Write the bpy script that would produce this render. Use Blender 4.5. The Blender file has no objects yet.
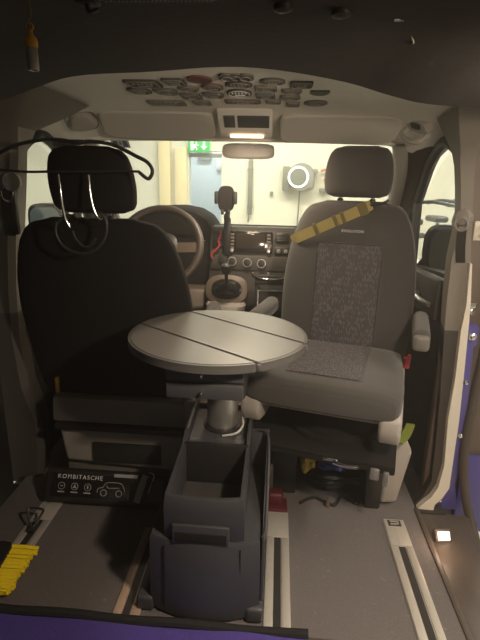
import bpy, bmesh, math, random
from math import radians as RD, sin, cos, pi, tan
from mathutils import Vector as V, Matrix as MX
random.seed(7)
S = bpy.context.scene
COL = S.collection

# ------------------------------------------------------------------ camera
cam_d = bpy.data.cameras.new('camera'); cam = bpy.data.objects.new('camera', cam_d); COL.objects.link(cam)
pt, yw, rl = RD(16.3), RD(4.2), RD(1.3)
fw = V((-sin(yw)*cos(pt), cos(yw)*cos(pt), -sin(pt))); ri = V((cos(yw), sin(yw), 0)); up = ri.cross(fw)
ri2 = ri*cos(rl)+up*sin(rl); up2 = up*cos(rl)-ri*sin(rl)
mw = MX.Identity(4)
for i in range(3):
    mw[i][0] = ri2[i]; mw[i][1] = up2[i]; mw[i][2] = -fw[i]
mw.translation = V((.17, 0, 1.2))
cam.matrix_world = mw
cam_d.sensor_fit = 'VERTICAL'; cam_d.sensor_height = 24; cam_d.lens = 24*481/640; cam_d.clip_start = .02
S.camera = cam

# ------------------------------------------------------------------ world, lights, exposure
w = bpy.data.worlds.new('world'); S.world = w; w.use_nodes = True
bg = w.node_tree.nodes['Background']; bg.inputs[0].default_value = (1, .93, .8, 1); bg.inputs[1].default_value = .012
# air haze added to imitate lens veil around the bright garage and the lamp
vs_ = w.node_tree.nodes.new('ShaderNodeVolumeScatter'); vs_.inputs['Density'].default_value = .045; vs_.inputs['Color'].default_value = (1, .98, .93, 1); vs_.inputs['Anisotropy'].default_value = .55
w.node_tree.links.new(vs_.outputs[0], w.node_tree.nodes['World Output'].inputs['Volume'])
S.view_settings.view_transform = 'Standard'; S.view_settings.look = 'None'
S.view_settings.exposure = 0.38; S.view_settings.gamma = 1; S.view_settings.use_curve_mapping = False

def light(name, kind, loc, target, energy, color, size=.1, size_y=None, angle=None, blend=.5):
    d = bpy.data.lights.new(name, kind); o = bpy.data.objects.new(name, d); COL.objects.link(o)
    o.location = loc; d.energy = energy; d.color = color
    if kind == 'AREA':
        d.size = size
        if size_y: d.shape = 'RECTANGLE'; d.size_y = size_y
    else: d.shadow_soft_size = size
    if kind == 'SPOT': d.spot_size = RD(angle); d.spot_blend = blend
    o.rotation_euler = (V(target)-V(loc)).to_track_quat('-Z', 'Y').to_euler()
    return o
# garage fluorescents and one added fill (fixtures are built further down)
light('garage_light_a', 'AREA', (0, 5.6, 2.56), (0, 5.601, 0), 92, (1, .95, .78), 2.4, .3)
light('garage_light_b', 'AREA', (2.5, 4.6, 2.56), (2.5, 4.601, 0), 85, (1, .95, .82), .3, 2.0)
light('garage_light_c', 'AREA', (-2.2, 3.6, 2.56), (-2.2, 3.601, 0), 68, (1, .95, .82), .3, 2.0)
light('side_door_fill', 'AREA', (2.3, .2, 2.56), (2.3, .201, 0), 45, (1, .90, .76), .3, 2.0)  # fill lamp added outside the side door to brighten the interior
light('passage_light', 'AREA', (-1.0, 8.3, 2.3), (-1.0, 8.301, 0), 32, (.88, .96, 1), .6, .3)
# van load-space reading lamp at the ceiling, right of the camera, and the lamp of the overhead console
light('reading_light', 'SPOT', (.60, .48, 1.31), (.30, 1.50, .45), 56, (1, .82, .64), .05, angle=135, blend=.9)
light('ceiling_glow', 'POINT', (.60, .48, 1.30), (0, 0, 0), 1.3, (1, .62, .38), .03)
light('console_light', 'AREA', (.034, 2.0, 1.352), (.034, 1.95, 0), 4.2, (1, .80, .58), .13, .03)

# ------------------------------------------------------------------ materials
MATS = {}
def mat(name, col, rough=.6, metal=0, noise=0, scale=40, bump=0, emit=None, spec=.5, sheen=0, coat=0):
    if name in MATS: return MATS[name]
    m = bpy.data.materials.new(name); m.use_nodes = True; nt = m.node_tree; b = nt.nodes['Principled BSDF']
    b.inputs['Base Color'].default_value = (*col, 1); b.inputs['Roughness'].default_value = rough
    b.inputs['Metallic'].default_value = metal; b.inputs['Specular IOR Level'].default_value = spec
    b.inputs['Sheen Weight'].default_value = sheen; b.inputs['Coat Weight'].default_value = coat
    if noise or bump:
        tc = nt.nodes.new('ShaderNodeTexCoord'); n = nt.nodes.new('ShaderNodeTexNoise')
        n.inputs['Scale'].default_value = scale; n.inputs['Detail'].default_value = 6
        nt.links.new(tc.outputs['Object'], n.inputs['Vector'])
        if noise:
            r = nt.nodes.new('ShaderNodeMixRGB'); r.blend_type = 'MIX'
            r.inputs[1].default_value = (*[c*(1-noise) for c in col], 1); r.inputs[2].default_value = (*[min(1, c*(1+noise)) for c in col], 1)
            nt.links.new(n.outputs['Fac'], r.inputs[0]); nt.links.new(r.outputs[0], b.inputs['Base Color'])
        if bump:
            bp = nt.nodes.new('ShaderNodeBump'); bp.inputs['Strength'].default_value = bump; bp.inputs['Distance'].default_value = .003
            nt.links.new(n.outputs['Fac'], bp.inputs['Height']); nt.links.new(bp.outputs[0], b.inputs['Normal'])
    if emit:
        b.inputs['Emission Color'].default_value = (*emit[0], 1); b.inputs['Emission Strength'].default_value = emit[1]
    MATS[name] = m; return m

def glass(name, tint, refl=.06):
    m = bpy.data.materials.new(name); m.use_nodes = True; nt = m.node_tree; nt.nodes.clear()
    o = nt.nodes.new('ShaderNodeOutputMaterial'); mx = nt.nodes.new('ShaderNodeMixShader')
    t = nt.nodes.new('ShaderNodeBsdfTransparent'); t.inputs[0].default_value = (*tint, 1)
    g = nt.nodes.new('ShaderNodeBsdfGlossy'); g.inputs['Roughness'].default_value = .02
    mx.inputs[0].default_value = refl
    nt.links.new(t.outputs[0], mx.inputs[1]); nt.links.new(g.outputs[0], mx.inputs[2]); nt.links.new(mx.outputs[0], o.inputs[0])
    return m

def pattern_fabric(name, base, mark):
    m = bpy.data.materials.new(name); m.use_nodes = True; nt = m.node_tree; b = nt.nodes['Principled BSDF']
    tc = nt.nodes.new('ShaderNodeTexCoord'); mp = nt.nodes.new('ShaderNodeMapping'); mp.inputs['Scale'].default_value = (170, 48, 48)
    v = nt.nodes.new('ShaderNodeTexVoronoi'); v.inputs['Scale'].default_value = 1; v.inputs['Randomness'].default_value = .65
    rp = nt.nodes.new('ShaderNodeValToRGB'); rp.color_ramp.elements[0].position = .30; rp.color_ramp.elements[1].position = .42
    rp.color_ramp.elements[0].color = (*mark, 1); rp.color_ramp.elements[1].color = (*base, 1)
    L = nt.links.new
    L(tc.outputs['Object'], mp.inputs[0]); L(mp.outputs[0], v.inputs['Vector']); L(v.outputs['Distance'], rp.inputs[0])
    L(rp.outputs[0], b.inputs['Base Color']); b.inputs['Roughness'].default_value = .9
    return m

black_lining = mat('black_lining', (.042, .037, .033), .95, noise=.25, scale=60, bump=.3)
black_wall = mat('black_wall', (.010, .009, .008), .9, noise=.3, scale=30)
headliner_m = mat('headliner', (.78, .74, .66), .95, noise=.05, scale=200, bump=.2)
pillar_m = mat('pillar_plastic', (.36, .335, .295), .7, noise=.04, scale=120, bump=.1)
pillar_taupe = mat('pillar_taupe', (.17, .15, .125), .7, noise=.04, scale=120, bump=.1)
visor_m = mat('visor_cloth', (.50, .47, .41), .95, noise=.05, scale=200, bump=.2)
matte_black = mat('matte_black', (.016, .015, .014), .95, noise=.1, scale=80, spec=.15)
pillar_low = mat('pillar_lower', (.045, .037, .031), .7, noise=.05, scale=100, bump=.1)
pillar_brown = mat('jamb_brown', (.115, .085, .065), .55, noise=.12, scale=12)
seal_white = mat('seal_white', (.62, .57, .48), .6)
brown_plastic = mat('step_plastic', (.085, .066, .054), .45, noise=.15, scale=60, bump=.2)
carpet_m = mat('carpet', (.135, .118, .113), .98, noise=.4, scale=220, bump=.6)
def add_dust(m, col, scale, lo, hi):
    nt = m.node_tree; b = nt.nodes['Principled BSDF']; src = b.inputs['Base Color'].links[0].from_socket
    tc = nt.nodes.new('ShaderNodeTexCoord'); n = nt.nodes.new('ShaderNodeTexNoise'); n.inputs['Scale'].default_value = scale; n.inputs['Detail'].default_value = 8
    r = nt.nodes.new('ShaderNodeValToRGB'); r.color_ramp.elements[0].position = lo; r.color_ramp.elements[1].position = hi
    mx = nt.nodes.new('ShaderNodeMixRGB'); mx.inputs[2].default_value = (*col, 1)
    L = nt.links.new; L(tc.outputs['Object'], n.inputs['Vector']); L(n.outputs['Fac'], r.inputs[0]); L(r.outputs[0], mx.inputs[0]); L(src, mx.inputs[1]); L(mx.outputs[0], b.inputs['Base Color'])
add_dust(carpet_m, (.22, .19, .17), 45, .66, .74)
purple_cloth = mat('purple_cloth', (.075, .05, .26), .95, noise=.3, scale=160, bump=.5)
purple_paint = mat('purple_paint', (.075, .062, .24), .35, noise=.1, scale=8, coat=.4)
black_binding = mat('black_binding', (.014, .013, .013), .9, bump=.4, scale=150)
seat_black = mat('seat_black_fabric', (.0055, .005, .0048), .95, noise=.2, scale=250, bump=.3, spec=.25)
seat_grey = mat('seat_charcoal_fabric', (.054, .050, .045), .92, noise=.15, scale=250, bump=.3, sheen=.15)
insert_grey = pattern_fabric('seat_pattern_fabric', (.056, .050, .052), (.120, .110, .118))
insert_black = pattern_fabric('seat_pattern_dark', (.02, .018, .018), (.05, .045, .045))
plastic_grey = mat('grey_seat_plastic', (.33, .30, .265), .55, noise=.05, scale=80)
plastic_dim = mat('dull_grey_plastic', (.20, .18, .16), .6, noise=.08, scale=40)
black_plastic = mat('black_plastic', (.018, .017, .016), .5, noise=.1, scale=80)
gloss_black = mat('gloss_black', (.012, .012, .013), .15)
ped_m = mat('charcoal_plastic', (.055, .056, .060), .48, noise=.12, scale=90, bump=.15)
ped_in = mat('bin_carpet', (.05, .047, .045), .95, noise=.3, scale=200, bump=.4)
brown_lid = mat('brown_lid', (.10, .07, .05), .5)
table_m = mat('table_laminate', (.172, .160, .145), .42, noise=.04, scale=300)
table_edge = mat('table_edge', (.10, .097, .092), .45)
silver = mat('brushed_silver', (.55, .53, .50), .38, metal=.85, noise=.06, scale=100)
chrome = mat('chrome', (.75, .74, .72), .12, metal=1)
alu = mat('rail_aluminium', (.56, .52, .46), .45, metal=.35, noise=.08, scale=60)
rail_dark = mat('rail_groove', (.03, .028, .026), .6)
rail_brown = mat('rail_brown', (.42, .30, .22), .5, noise=.1, scale=40)
steel_dark = mat('dark_steel', (.05, .047, .044), .4, metal=.6, noise=.2, scale=30)
dash_m = mat('dash_plastic', (.045, .040, .034), .6, noise=.1, scale=150, bump=.2)
dash_brown = mat('dash_trim', (.105, .08, .058), .5)
screen_m = mat('radio_screen', (.03, .025, .02), .12)
rim_m = mat('wheel_leather', (.055, .043, .034), .5, bump=.15, scale=200)
strap_m = mat('olive_webbing', (.36, .29, .095), .85, noise=.2, scale=150, bump=.4)
strap_dk = mat('olive_stitch', (.15, .125, .045), .85)
yellow_m = mat('yellow_bristle', (.95, .70, .012), .55, noise=.12, scale=90)
red_m = mat('red_plastic', (.30, .025, .03), .4)
green_m = mat('lime_fabric', (.18, .21, .03), .8, noise=.2, scale=40)
blue_m = mat('blue_film', (.04, .07, .28), .3, noise=.4, scale=30)
yel_film = mat('yellow_film', (.50, .38, .07), .4, noise=.4, scale=25)
white_m = mat('white_print', (.75, .74, .72), .6)
offw = mat('dim_print_and_glint', (.34, .33, .31), .6)
wall_cream = mat('garage_wall', (.78, .755, .64), .9, noise=.03, scale=3, bump=.1)
wall_white = mat('garage_side_wall', (.72, .72, .65), .9, noise=.03, scale=3)
wall_blue = mat('passage_wall', (.66, .70, .70), .9, noise=.03, scale=4)
frame_cream = mat('door_frame_paint', (.74, .65, .42), .6)
concrete = mat('garage_concrete', (.62, .60, .54), .8, noise=.2, scale=6, bump=.1)
pipe_m = mat('grey_pipe', (.19, .20, .17), .6)
exit_green = mat('exit_green', (.02, .38, .09), .5, emit=((.02, .42, .10), .5))
exit_white = mat('exit_white', (.9, .95, .9), .5, emit=((.8, 1, .8), .6))
charger_m = mat('charger_grey', (.27, .27, .245), .5)
led_ring = mat('led_ring', (1, 1, .95), .5, emit=((1, .98, .86), 1.6))
step_glow = mat('step_lamp_lens', (1, .85, .7), .4, emit=((1, .74, .50), 1.7))
tube_glow = mat('lamp_diffuser', (1, .97, .88), .5, emit=((1, .95, .8), 3))
read_glow = mat('reading_lens', (1, .8, .6), .5, emit=((1, .62, .38), 3))
amber = mat('amber_cap', (.42, .24, .03), .35)
vial_m = mat('vial_body', (.24, .24, .22), .18, coat=.6)
cable_m = mat('white_cable', (.6, .58, .54), .5)
mirror_m = mat('mirror_glass', (.45, .60, .78), .08, metal=1)
glass_clear = glass('window_glass', (.96, .97, .94), .05)

# ------------------------------------------------------------------ mesh helpers
def BM(): return bmesh.new()
def xf(bm, verts, M):
    if M is not None: bmesh.ops.transform(bm, matrix=M, verts=verts)
def box(bm, c, s, bev=0, seg=2, M=None):
    r = bmesh.ops.create_cube(bm, size=1); vs = r['verts']
    bmesh.ops.transform(bm, matrix=MX.Translation(c) @ MX.Diagonal((*s, 1)), verts=vs)
    if bev:
        es = list({e for v in vs for e in v.link_edges})
        g = bmesh.ops.bevel(bm, geom=es, offset=min(bev, min(s)*.49), segments=seg, affect='EDGES', profile=.5)
        vs = list({v for f in g['faces'] for v in f.verts} | {v for v in vs if v.is_valid})
        # gather whole island
        isl, st = set(), [vs[0]]
        while st:
            v = st.pop()
            if v in isl: continue
            isl.add(v); st += [e.other_vert(v) for e in v.link_edges]
        vs = list(isl)
    xf(bm, vs, M); return bm
def loft(bm, rings, M=None, cap=True, closed=False):
    vr = [[bm.verts.new(p) for p in r] for r in rings]; n = len(vr[0]); k = len(vr)
    for i in range(k if closed else k-1):
        a, b = vr[i], vr[(i+1) % k]
        for j in range(n):
            bm.faces.new((a[j], a[(j+1) % n], b[(j+1) % n], b[j]))
    if cap and not closed:
        bm.faces.new(vr[0][::-1]); bm.faces.new(vr[-1])
    xf(bm, [v for r in vr for v in r], M); return bm
def prism(bm, poly, axis, a, b, bev=0, M=None, seg=2):
    def P(p, t):
        return {'X': (t, p[0], p[1]), 'Y': (p[0], t, p[1]), 'Z': (p[0], p[1], t)}[axis]
    v0 = [bm.verts.new(P(p, a)) for p in poly]; v1 = [bm.verts.new(P(p, b)) for p in poly]; n = len(poly)
    fs = [bm.faces.new(v0[::-1]), bm.faces.new(v1)]
    for j in range(n): fs.append(bm.faces.new((v0[j], v0[(j+1) % n], v1[(j+1) % n], v1[j])))
    vs = v0+v1
    if bev:
        es = [e for e in {e for v in vs for e in v.link_edges}]
        bmesh.ops.bevel(bm, geom=es, offset=bev, segments=seg, affect='EDGES', profile=.5)
        if M is not None: bmesh.ops.transform(bm, matrix=M, verts=bm.verts)
    else: xf(bm, vs, M)
    return bm
def smooth_path(pts, sub=6, closed=False):
    pts = [V(p) for p in pts]; n = len(pts); out = []
    rng = range(n) if closed else range(n-1)
    for i in rng:
        if closed: p0, p1, p2, p3 = pts[i-1], pts[i], pts[(i+1) % n], pts[(i+2) % n]
        else: p0, p1, p2, p3 = pts[max(i-1, 0)], pts[i], pts[i+1], pts[min(i+2, n-1)]
        for k in range(sub):
            t = k/sub
            out.append(.5*((2*p1)+(p2-p0)*t+(2*p0-5*p1+4*p2-p3)*t*t+(3*p1-p0-3*p2+p3)*t**3))
    if not closed: out.append(pts[-1])
    return out
def tube(bm, pts, r, seg=10, closed=False, sub=6, flat=None, M=None, nrm=None):
    """round (or flat=(w,t)) section swept along a smoothed path"""
    ps = smooth_path(pts, sub, closed) if sub > 1 else [V(p) for p in pts]
    n = len(ps); rings = []; prev = None
    for i, p in enumerate(ps):
        t = (ps[(i+1) % n]-ps[i-1]) if closed else (ps[min(i+1, n-1)]-ps[max(i-1, 0)])
        t.normalize()
        if nrm is not None: u = V(nrm)
        else:
            u = prev if prev is not None else (V((0, 0, 1)) if abs(t.z) < .9 else V((1, 0, 0)))
        u = (u-t*u.dot(t)).normalized(); prev = u; s = t.cross(u)
        if flat:
            a, b = flat[0]/2, flat[1]/2
            rings.append([p+s*x*a+u*y*b for x, y in ((-1, -1), (1, -1), (1, 1), (-1, 1))])
        else: rings.append([p+u*cos(2*pi*k/seg)*r+s*sin(2*pi*k/seg)*r for k in range(seg)])
    return loft(bm, rings, M, cap=not closed, closed=closed)
def lathe(bm, prof, c=(0, 0, 0), seg=32, M=None, axis=None):
    rings = [[V((r*cos(2*pi*k/seg), r*sin(2*pi*k/seg), z)) for k in range(seg)] for r, z in prof]
    T = MX.Translation(c)
    if axis is not None: T = T @ V(axis).to_track_quat('Z', 'Y').to_matrix().to_4x4()
    return loft(bm, rings, (M @ T) if M is not None else T)
def torus(bm, c, R, r, axis=(0, 0, 1), seg=40, s2=10, sx=1, sy=1):
    T = MX.Translation(c) @ V(axis).to_track_quat('Z', 'Y').to_matrix().to_4x4()
    rings = []
    for i in range(seg):
        a = 2*pi*i/seg
        rings.append([V(((R+r*cos(2*pi*k/s2))*cos(a)*sx, (R+r*cos(2*pi*k/s2))*sin(a)*sy, r*sin(2*pi*k/s2))) for k in range(s2)])
    return loft(bm, rings, T, closed=True)
def se(w_, d_, n=4, cnt=40):
    out = []
    for k in range(cnt):
        a = 2*pi*k/cnt; c_, s_ = cos(a), sin(a)
        out.append((w_*math.copysign(abs(c_)**(2/n), c_), d_*math.copysign(abs(s_)**(2/n), s_)))
    return out
def sheet(bm, fn, nu, nv, th, down=True):
    """grid surface fn(u,v)->point with thickness th straight along +/-Z"""
    def mk(off):
        return [[bm.verts.new(V(fn(i/nu, j/nv))+V((0, 0, off))) for j in range(nv+1)] for i in range(nu+1)]
    a = mk(0); b = mk(th)
    for i in range(nu):
        for j in range(nv):
            bm.faces.new((a[i][j], a[i+1][j], a[i+1][j+1], a[i][j+1])); bm.faces.new((b[i][j], b[i][j+1], b[i+1][j+1], b[i+1][j]))
    for i in range(nu):
        for j in (0, nv): bm.faces.new((a[i][j], b[i][j], b[i+1][j], a[i+1][j]) if j == 0 else (a[i][j], a[i+1][j], b[i+1][j], b[i][j]))
    for j in range(nv):
        for i in (0, nu): bm.faces.new((a[i][j], a[i][j+1], b[i][j+1], b[i][j]) if i == 0 else (a[i][j], b[i][j], b[i][j+1], a[i][j+1]))
    return bm

def wpos(o):
    p = V(o.location)
    while o.parent: o = o.parent; p += V(o.location)
    return p
def mesh_obj(name, bm, m, parent=None, origin=None, sharp=38):
    bmesh.ops.recalc_face_normals(bm, faces=bm.faces)
    if origin is None:
        if parent is not None: origin = wpos(parent)
        else:
            lo = V([min(v.co[i] for v in bm.verts) for i in range(3)]); hi = V([max(v.co[i] for v in bm.verts) for i in range(3)])
            origin = V(((lo.x+hi.x)/2, (lo.y+hi.y)/2, lo.z))
    origin = V(origin)
    bmesh.ops.translate(bm, verts=bm.verts, vec=-origin)
    me = bpy.data.meshes.new(name); bm.to_mesh(me); bm.free()
    me.polygons.foreach_set('use_smooth', [True]*len(me.polygons)); me.set_sharp_from_angle(angle=RD(sharp))
    me.materials.append(m)
    o = bpy.data.objects.new(name, me); COL.objects.link(o)
    if parent is not None: o.parent = parent; o.location = origin-wpos(parent)
    else: o.location = origin
    return o
def tag(o, label, cat, group=None):
    o['label'] = label; o['category'] = cat
    if group: o['group'] = group
    return o
def thing(name, loc, label, cat, group=None):
    o = bpy.data.objects.new(name, None); COL.objects.link(o); o.location = loc; o.empty_display_size = .05
    return tag(o, label, cat, group)
def struct(name, bm, m):
    o = mesh_obj(name, bm, m); o['kind'] = 'structure'; return o
def text_bm(txt, size, M, extrude=.0006, align='CENTER', spacing=1.0):
    cu = bpy.data.curves.new('t', 'FONT'); cu.body = txt; cu.size = size; cu.extrude = extrude; cu.align_x = align; cu.align_y = 'CENTER'; cu.space_character = spacing
    o = bpy.data.objects.new('t', cu); COL.objects.link(o)
    dg = bpy.context.evaluated_depsgraph_get(); me = bpy.data.meshes.new_from_object(o.evaluated_get(dg))
    bm = BM(); bm.from_mesh(me); bpy.data.objects.remove(o); bpy.data.curves.remove(cu); bpy.data.meshes.remove(me)
    bmesh.ops.transform(bm, matrix=M, verts=bm.verts); return bm
def basis(o, x, y):
    x = V(x).normalized(); y = V(y); y = (y-x*y.dot(x)).normalized(); z = x.cross(y)
    m = MX.Identity(4)
    for i in range(3): m[i][0] = x[i]; m[i][1] = y[i]; m[i][2] = z[i]
    m.translation = V(o); return m

# ------------------------------------------------------------------ THE VAN SHELL
box_f = BM(); box(box_f, (-.04, 1.62, -.02), (1.57, 1.17, .04), .004); struct('floor', box_f, carpet_m)
b = BM(); box(b, (0, 2.55, -.03), (1.60, .74, .04)); struct('floor_cab', b, black_plastic)
b = BM(); box(b, (-.04, -.05, -.045), (1.57, 2.17, .05)); struct('floor_rear', b, black_plastic)
# black fabric lining of the load space
PROF = [(-.86, 1.10), (-.845, 1.22), (-.82, 1.31), (-.76, 1.345), (-.6, 1.352), (-.48, 1.362), (-.40, 1.382), (-.3, 1.409), (-.15, 1.425), (0, 1.432)]
PROF = PROF+[(-x, z) for x, z in PROF[-2::-1]]
PR = smooth_path([(x, 0, z) for x, z in PROF], 4)
def lin(u, v):
    i = min(int(round(u*(len(PR)-1))), len(PR)-1); p = PR[i]
    wob = .004*sin(p.x*9+v*5)+.003*sin(p.x*23)
    bow = .05*(abs(p.x)/.8)**2
    return (p.x, -.9+v*(2.05-bow*0), p.z+wob*(1-v)+(.004*sin(p.x*14)))
b = BM(); sheet(b, lin, len(PR)-1, 24, .03); struct('ceiling', b, black_lining)
# pale headliner over the cab
def hl(u, v):
    x = -.82+1.64*u; y = 1.12+v*1.08
    z = 1.452-(.085*((y-1.75)/.45)**2 if y > 1.75 else 0)
    s = max(0, abs(x)-.45); z -= .085*(s/.37)**2
    return (x, y, z)
b = BM(); sheet(b, hl, 48, 30, .03); struct('ceiling_cab', b, headliner_m)
# black side wall, left
b = BM(); box(b, (-.885, .38, .62), (.05, 2.50, 1.40), .01); box(b, (-.885, 1.33, 1.38), (.05, .66, .22), .01); struct('wall_left', b, black_wall)
b = BM(); box(b, (.84, -.2, .62), (.05, 1.44, 1.36), .01); struct('wall_right', b, black_wall)
for sgn, n in ((-1, 12), (1, 13)):
    b = BM(); box(b, (sgn*.80, 1.95, -.04), (.11, .68, .07), .004); struct('trim_%d' % n, b, black_plastic)
# right-hand sliding door step
b = BM(); prism(b, [(.748, .50), (.81, .50), (.845, 1.05), (.90, 1.38), (.945, 1.62), (.748, 1.62)], 'Z', -.16, -.012, .006); struct('trim_1', b, brown_plastic)
b = BM(); box(b, (.745, 1.33, -.008), (.020, .58, .028), .004); struct('trim_2', b, brown_plastic)
# jamb behind the right pillar
b = BM(); box(b, (.955, 1.735, .655), (.33, .05, 1.53), .008); struct('wall_jamb', b, pillar_brown)
b = BM(); box(b, (1.03, 1.700, .03), (.22, .02, .34), .006); struct('trim_3', b, purple_paint)

# ---- B pillars
def pillar(secs, m, name):
    b = BM(); loft(b, [[V((x, y, z)) for x, y in s] for z, s in secs]); return struct(name, b, m)
def rp(z, xi, xo, yo=1.65, yi=1.80):  # right pillar section: inner-front, inner-rear corner, outer-rear, outer-front
    return (z, [(xi+.03, yi), (xi+.004, yo+.03), (xi, yo+.005), (xo, yo), (xo+.01, yo+.03), (xo+.02, yi)])
pillar([rp(-.01, .745, .80), rp(.03, .775, .815), rp(.10, .80, .835), rp(.25, .795, .835), rp(.45, .785, .830), rp(.71, .765, .825),
        ], pillar_low, 'trim_14')
pillar([rp(.71, .765, .825), rp(.81, .759, .830), rp(.95, .755, .816), rp(1.08, .765, .800), rp(1.183, .752, .790), rp(1.26, .738, .782), rp(1.31, .722, .772, 1.62), rp(1.345, .700, .765, 1.58), rp(1.41, .66, .76, 1.50)], pillar_taupe, 'trim_4')
b = BM(); loft(b, [[V((x, 1.628, z)), V((x1, 1.626, z)), V((x1, 1.652, z)), V((x, 1.652, z))] for z, x, x1 in
    ((-.01, .750, .812), (.02, .772, .815), (.05, .798, .838), (.096, .818, .858), (.19, .827, .856), (.378, .815, .853), (.535, .817, .845), (.72, .811, .834), (.81, .815, .828), (.95, .806, .812))]); struct('trim_5', b, seal_white)
def lp(z, xa, xb, y0=1.66, y1=1.80):
    return (z, [(-xa, y0), (-xb-.02, y0), (-xb, y0+.02), (-xb-.02, y1-.02), (-xb-.035, y1), (-xa, y1)])
pillar([lp(-.03, .90, .765), lp(.12, .90, .745), lp(.25, .90, .745), lp(.40, .90, .785), lp(.60, .90, .80), lp(.70, .90, .795)], mat('pillar_dim', (.06, .053, .046), .7, noise=.05, scale=100), 'trim_15')
pillar([lp(.70, .90, .795), lp(.80, .90, .79), lp(.95, .90, .775), lp(1.15, .90, .745), lp(1.28, .90, .728), lp(1.35, .90, .69, 1.60, 1.80), lp(1.39, .88, .60, 1.48, 1.82), lp(1.44, .84, .50, 1.38, 1.84)], pillar_taupe, 'trim_6')

# ---- front doors with window openings (a door = its own structure)
def front_door(sgn, n):
    door_m = mat('door_panel', (.022, .019, .016), .7, noise=.1, scale=60, spec=.3)
    X0, X1 = sgn*.815, sgn*.87
    def poly(name, pts, m=dash_m, a=X0, c=X1, bev=.006):
        bb = BM(); prism(bb, pts, 'X', min(a, c), max(a, c), bev); return bb
    o = struct('door_%d' % n, poly('p', [(1.74, -.05), (2.86, -.05), (2.86, .80), (2.45, .815), (1.82, .875), (1.74, .885)]), door_m)
    # frame round the pane
    fr = BM()
    tube(fr, [(X0, 1.79, .88), (X0, 1.80, 1.15), (X0-sgn*.01, 1.83, 1.28), (X0-sgn*.03, 1.92, 1.345), (X0-sgn*.03, 2.02, 1.345), (X0-sgn*.02, 2.18, 1.27), (X0, 2.36, 1.12), (X0, 2.62, .86)], .022, seg=8)
    tube(fr, [(X0, 2.36, 1.12), (X0, 2.33, .83)], .020, seg=8, sub=1)
    mesh_obj('window_frame', fr, black_plastic, o)
    g = BM(); prism(g, [(1.80, .87), (1.81, 1.25), (1.93, 1.34), (2.02, 1.34), (2.2, 1.26), (2.36, 1.12), (2.62, .85)], 'X', X0+sgn*.02, X0+sgn*.024)
    mesh_obj('window_pane', g, glass_clear, o)
    bb = BM(); prism(bb, [(1.80, .70), (2.60, .66), (2.62, .80), (2.35, .83), (1.80, .86)], 'X', min(X0, X0-sgn*.045), max(X0, X0-sgn*.045), .012); mesh_obj('door_ledge', bb, dash_m, o)
    bb = BM(); box(bb, (X0-sgn*.03, 2.12, .56), (.06, .34, .06), .018); mesh_obj('armrest', bb, dash_m, o)
    bb = BM(); tube(bb, [(X0-sgn*.05, 2.02, .76), (X0-sgn*.075, 1.97, .765), (X0-sgn*.075, 1.90, .76), (X0-sgn*.05, 1.85, .75)], .011); mesh_obj('pull_handle', bb, silver, o, )
    bb = BM(); lathe(bb, [(.001, 0), (.024, .004), (.028, .014), (.02, .026), (.001, .03)], (X0-sgn*.045, 2.22, .735), 20, axis=(-sgn, 0, 0)); mesh_obj('door_knob', bb, pillar_m, o)
    return o
front_door(1, 1); front_door(-1, 2)
b = BM(); box(b, (0, 2.96, .16), (1.66, .06, .62)); struct('wall_bulkhead', b, matte_black)
# A pillars, windscreen header, glass
for sgn, n in ((-1, 7), (1, 8)):
    b = BM(); tube(b, [(sgn*.66, 2.17, 1.375), (sgn*.715, 2.35, 1.25), (sgn*.76, 2.62, 1.06), (sgn*.79, 2.95, .85)], .035, seg=12); struct('trim_%d' % n, b, pillar_m)
for sgn, n in ((-1, 16), (1, 17)):
    AA = smooth_path([(sgn*.66, 2.17, 1.372), (sgn*.715, 2.35, 1.25), (sgn*.76, 2.62, 1.06), (sgn*.79, 2.95, .85)], 5)
    BB = smooth_path([(sgn*.80, 2.03, 1.345), (sgn*.81, 2.20, 1.265), (sgn*.825, 2.38, 1.11), (sgn*.825, 2.62, .86)], 5)
    b = BM(); loft(b, [[p, q, q+V((sgn*.02, .01, .01)), p+V((sgn*.02, .01, .01))] for p, q in zip(AA, BB)]); struct('trim_%d' % n, b, pillar_low)
b = BM(); tube(b, [(-.70, 2.16, 1.36), (-.35, 2.205, 1.368), (0, 2.215, 1.370), (.35, 2.205, 1.368), (.70, 2.16, 1.36)], .014, seg=10); struct('trim_9', b, headliner_m)
b = BM()
def ws(u, v):
    x = (-.70+1.40*u)*(1+.1*v); bow = .06*(1-(2*u-1)**2)
    return (x, 2.17+bow+.80*v, 1.375-.53*v)
sheet(b, ws, 16, 8, .005); o = struct('window_1', b, glass_clear)

# ------------------------------------------------------------------ GARAGE
b = BM(); box(b, (.3, 3.5, -.53), (9, 13, .06)); struct('floor_garage', b, concrete)
Y7 = 7.0
DX0, DX1, DZ = -1.115, -.648, 1.565   # doorway
b = BM(); box(b, ((-4+DX0)/2, Y7+.1, 1.05), (DX0+4, .2, 3.1)); struct('wall_front_left', b, wall_white)
b = BM(); box(b, ((5+DX1)/2, Y7+.1, 1.05), (5-DX1, .2, 3.1)); struct('wall_front_right', b, wall_cream)
b = BM(); box(b, ((DX0+DX1)/2, Y7+.1, (DZ+2.6)/2), (DX1-DX0, .2, 2.6-DZ)); struct('wall_front_lintel', b, wall_cream)
b = BM(); box(b, (4.6, 3.5, 1.05), (.2, 13, 3.1)); struct('wall_garage_right', b, wall_white)
b = BM(); box(b, (-3.6, 3.5, 1.05), (.2, 13, 3.1)); struct('wall_garage_left', b, wall_white)
b = BM(); box(b, (.3, 3.5, 2.68), (9, 13, .1)); struct('ceiling_garage', b, wall_white)
b = BM(); box(b, (.3, -3.0, 1.05), (9, .2, 3.1)); struct('wall_garage_back', b, concrete)
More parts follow.
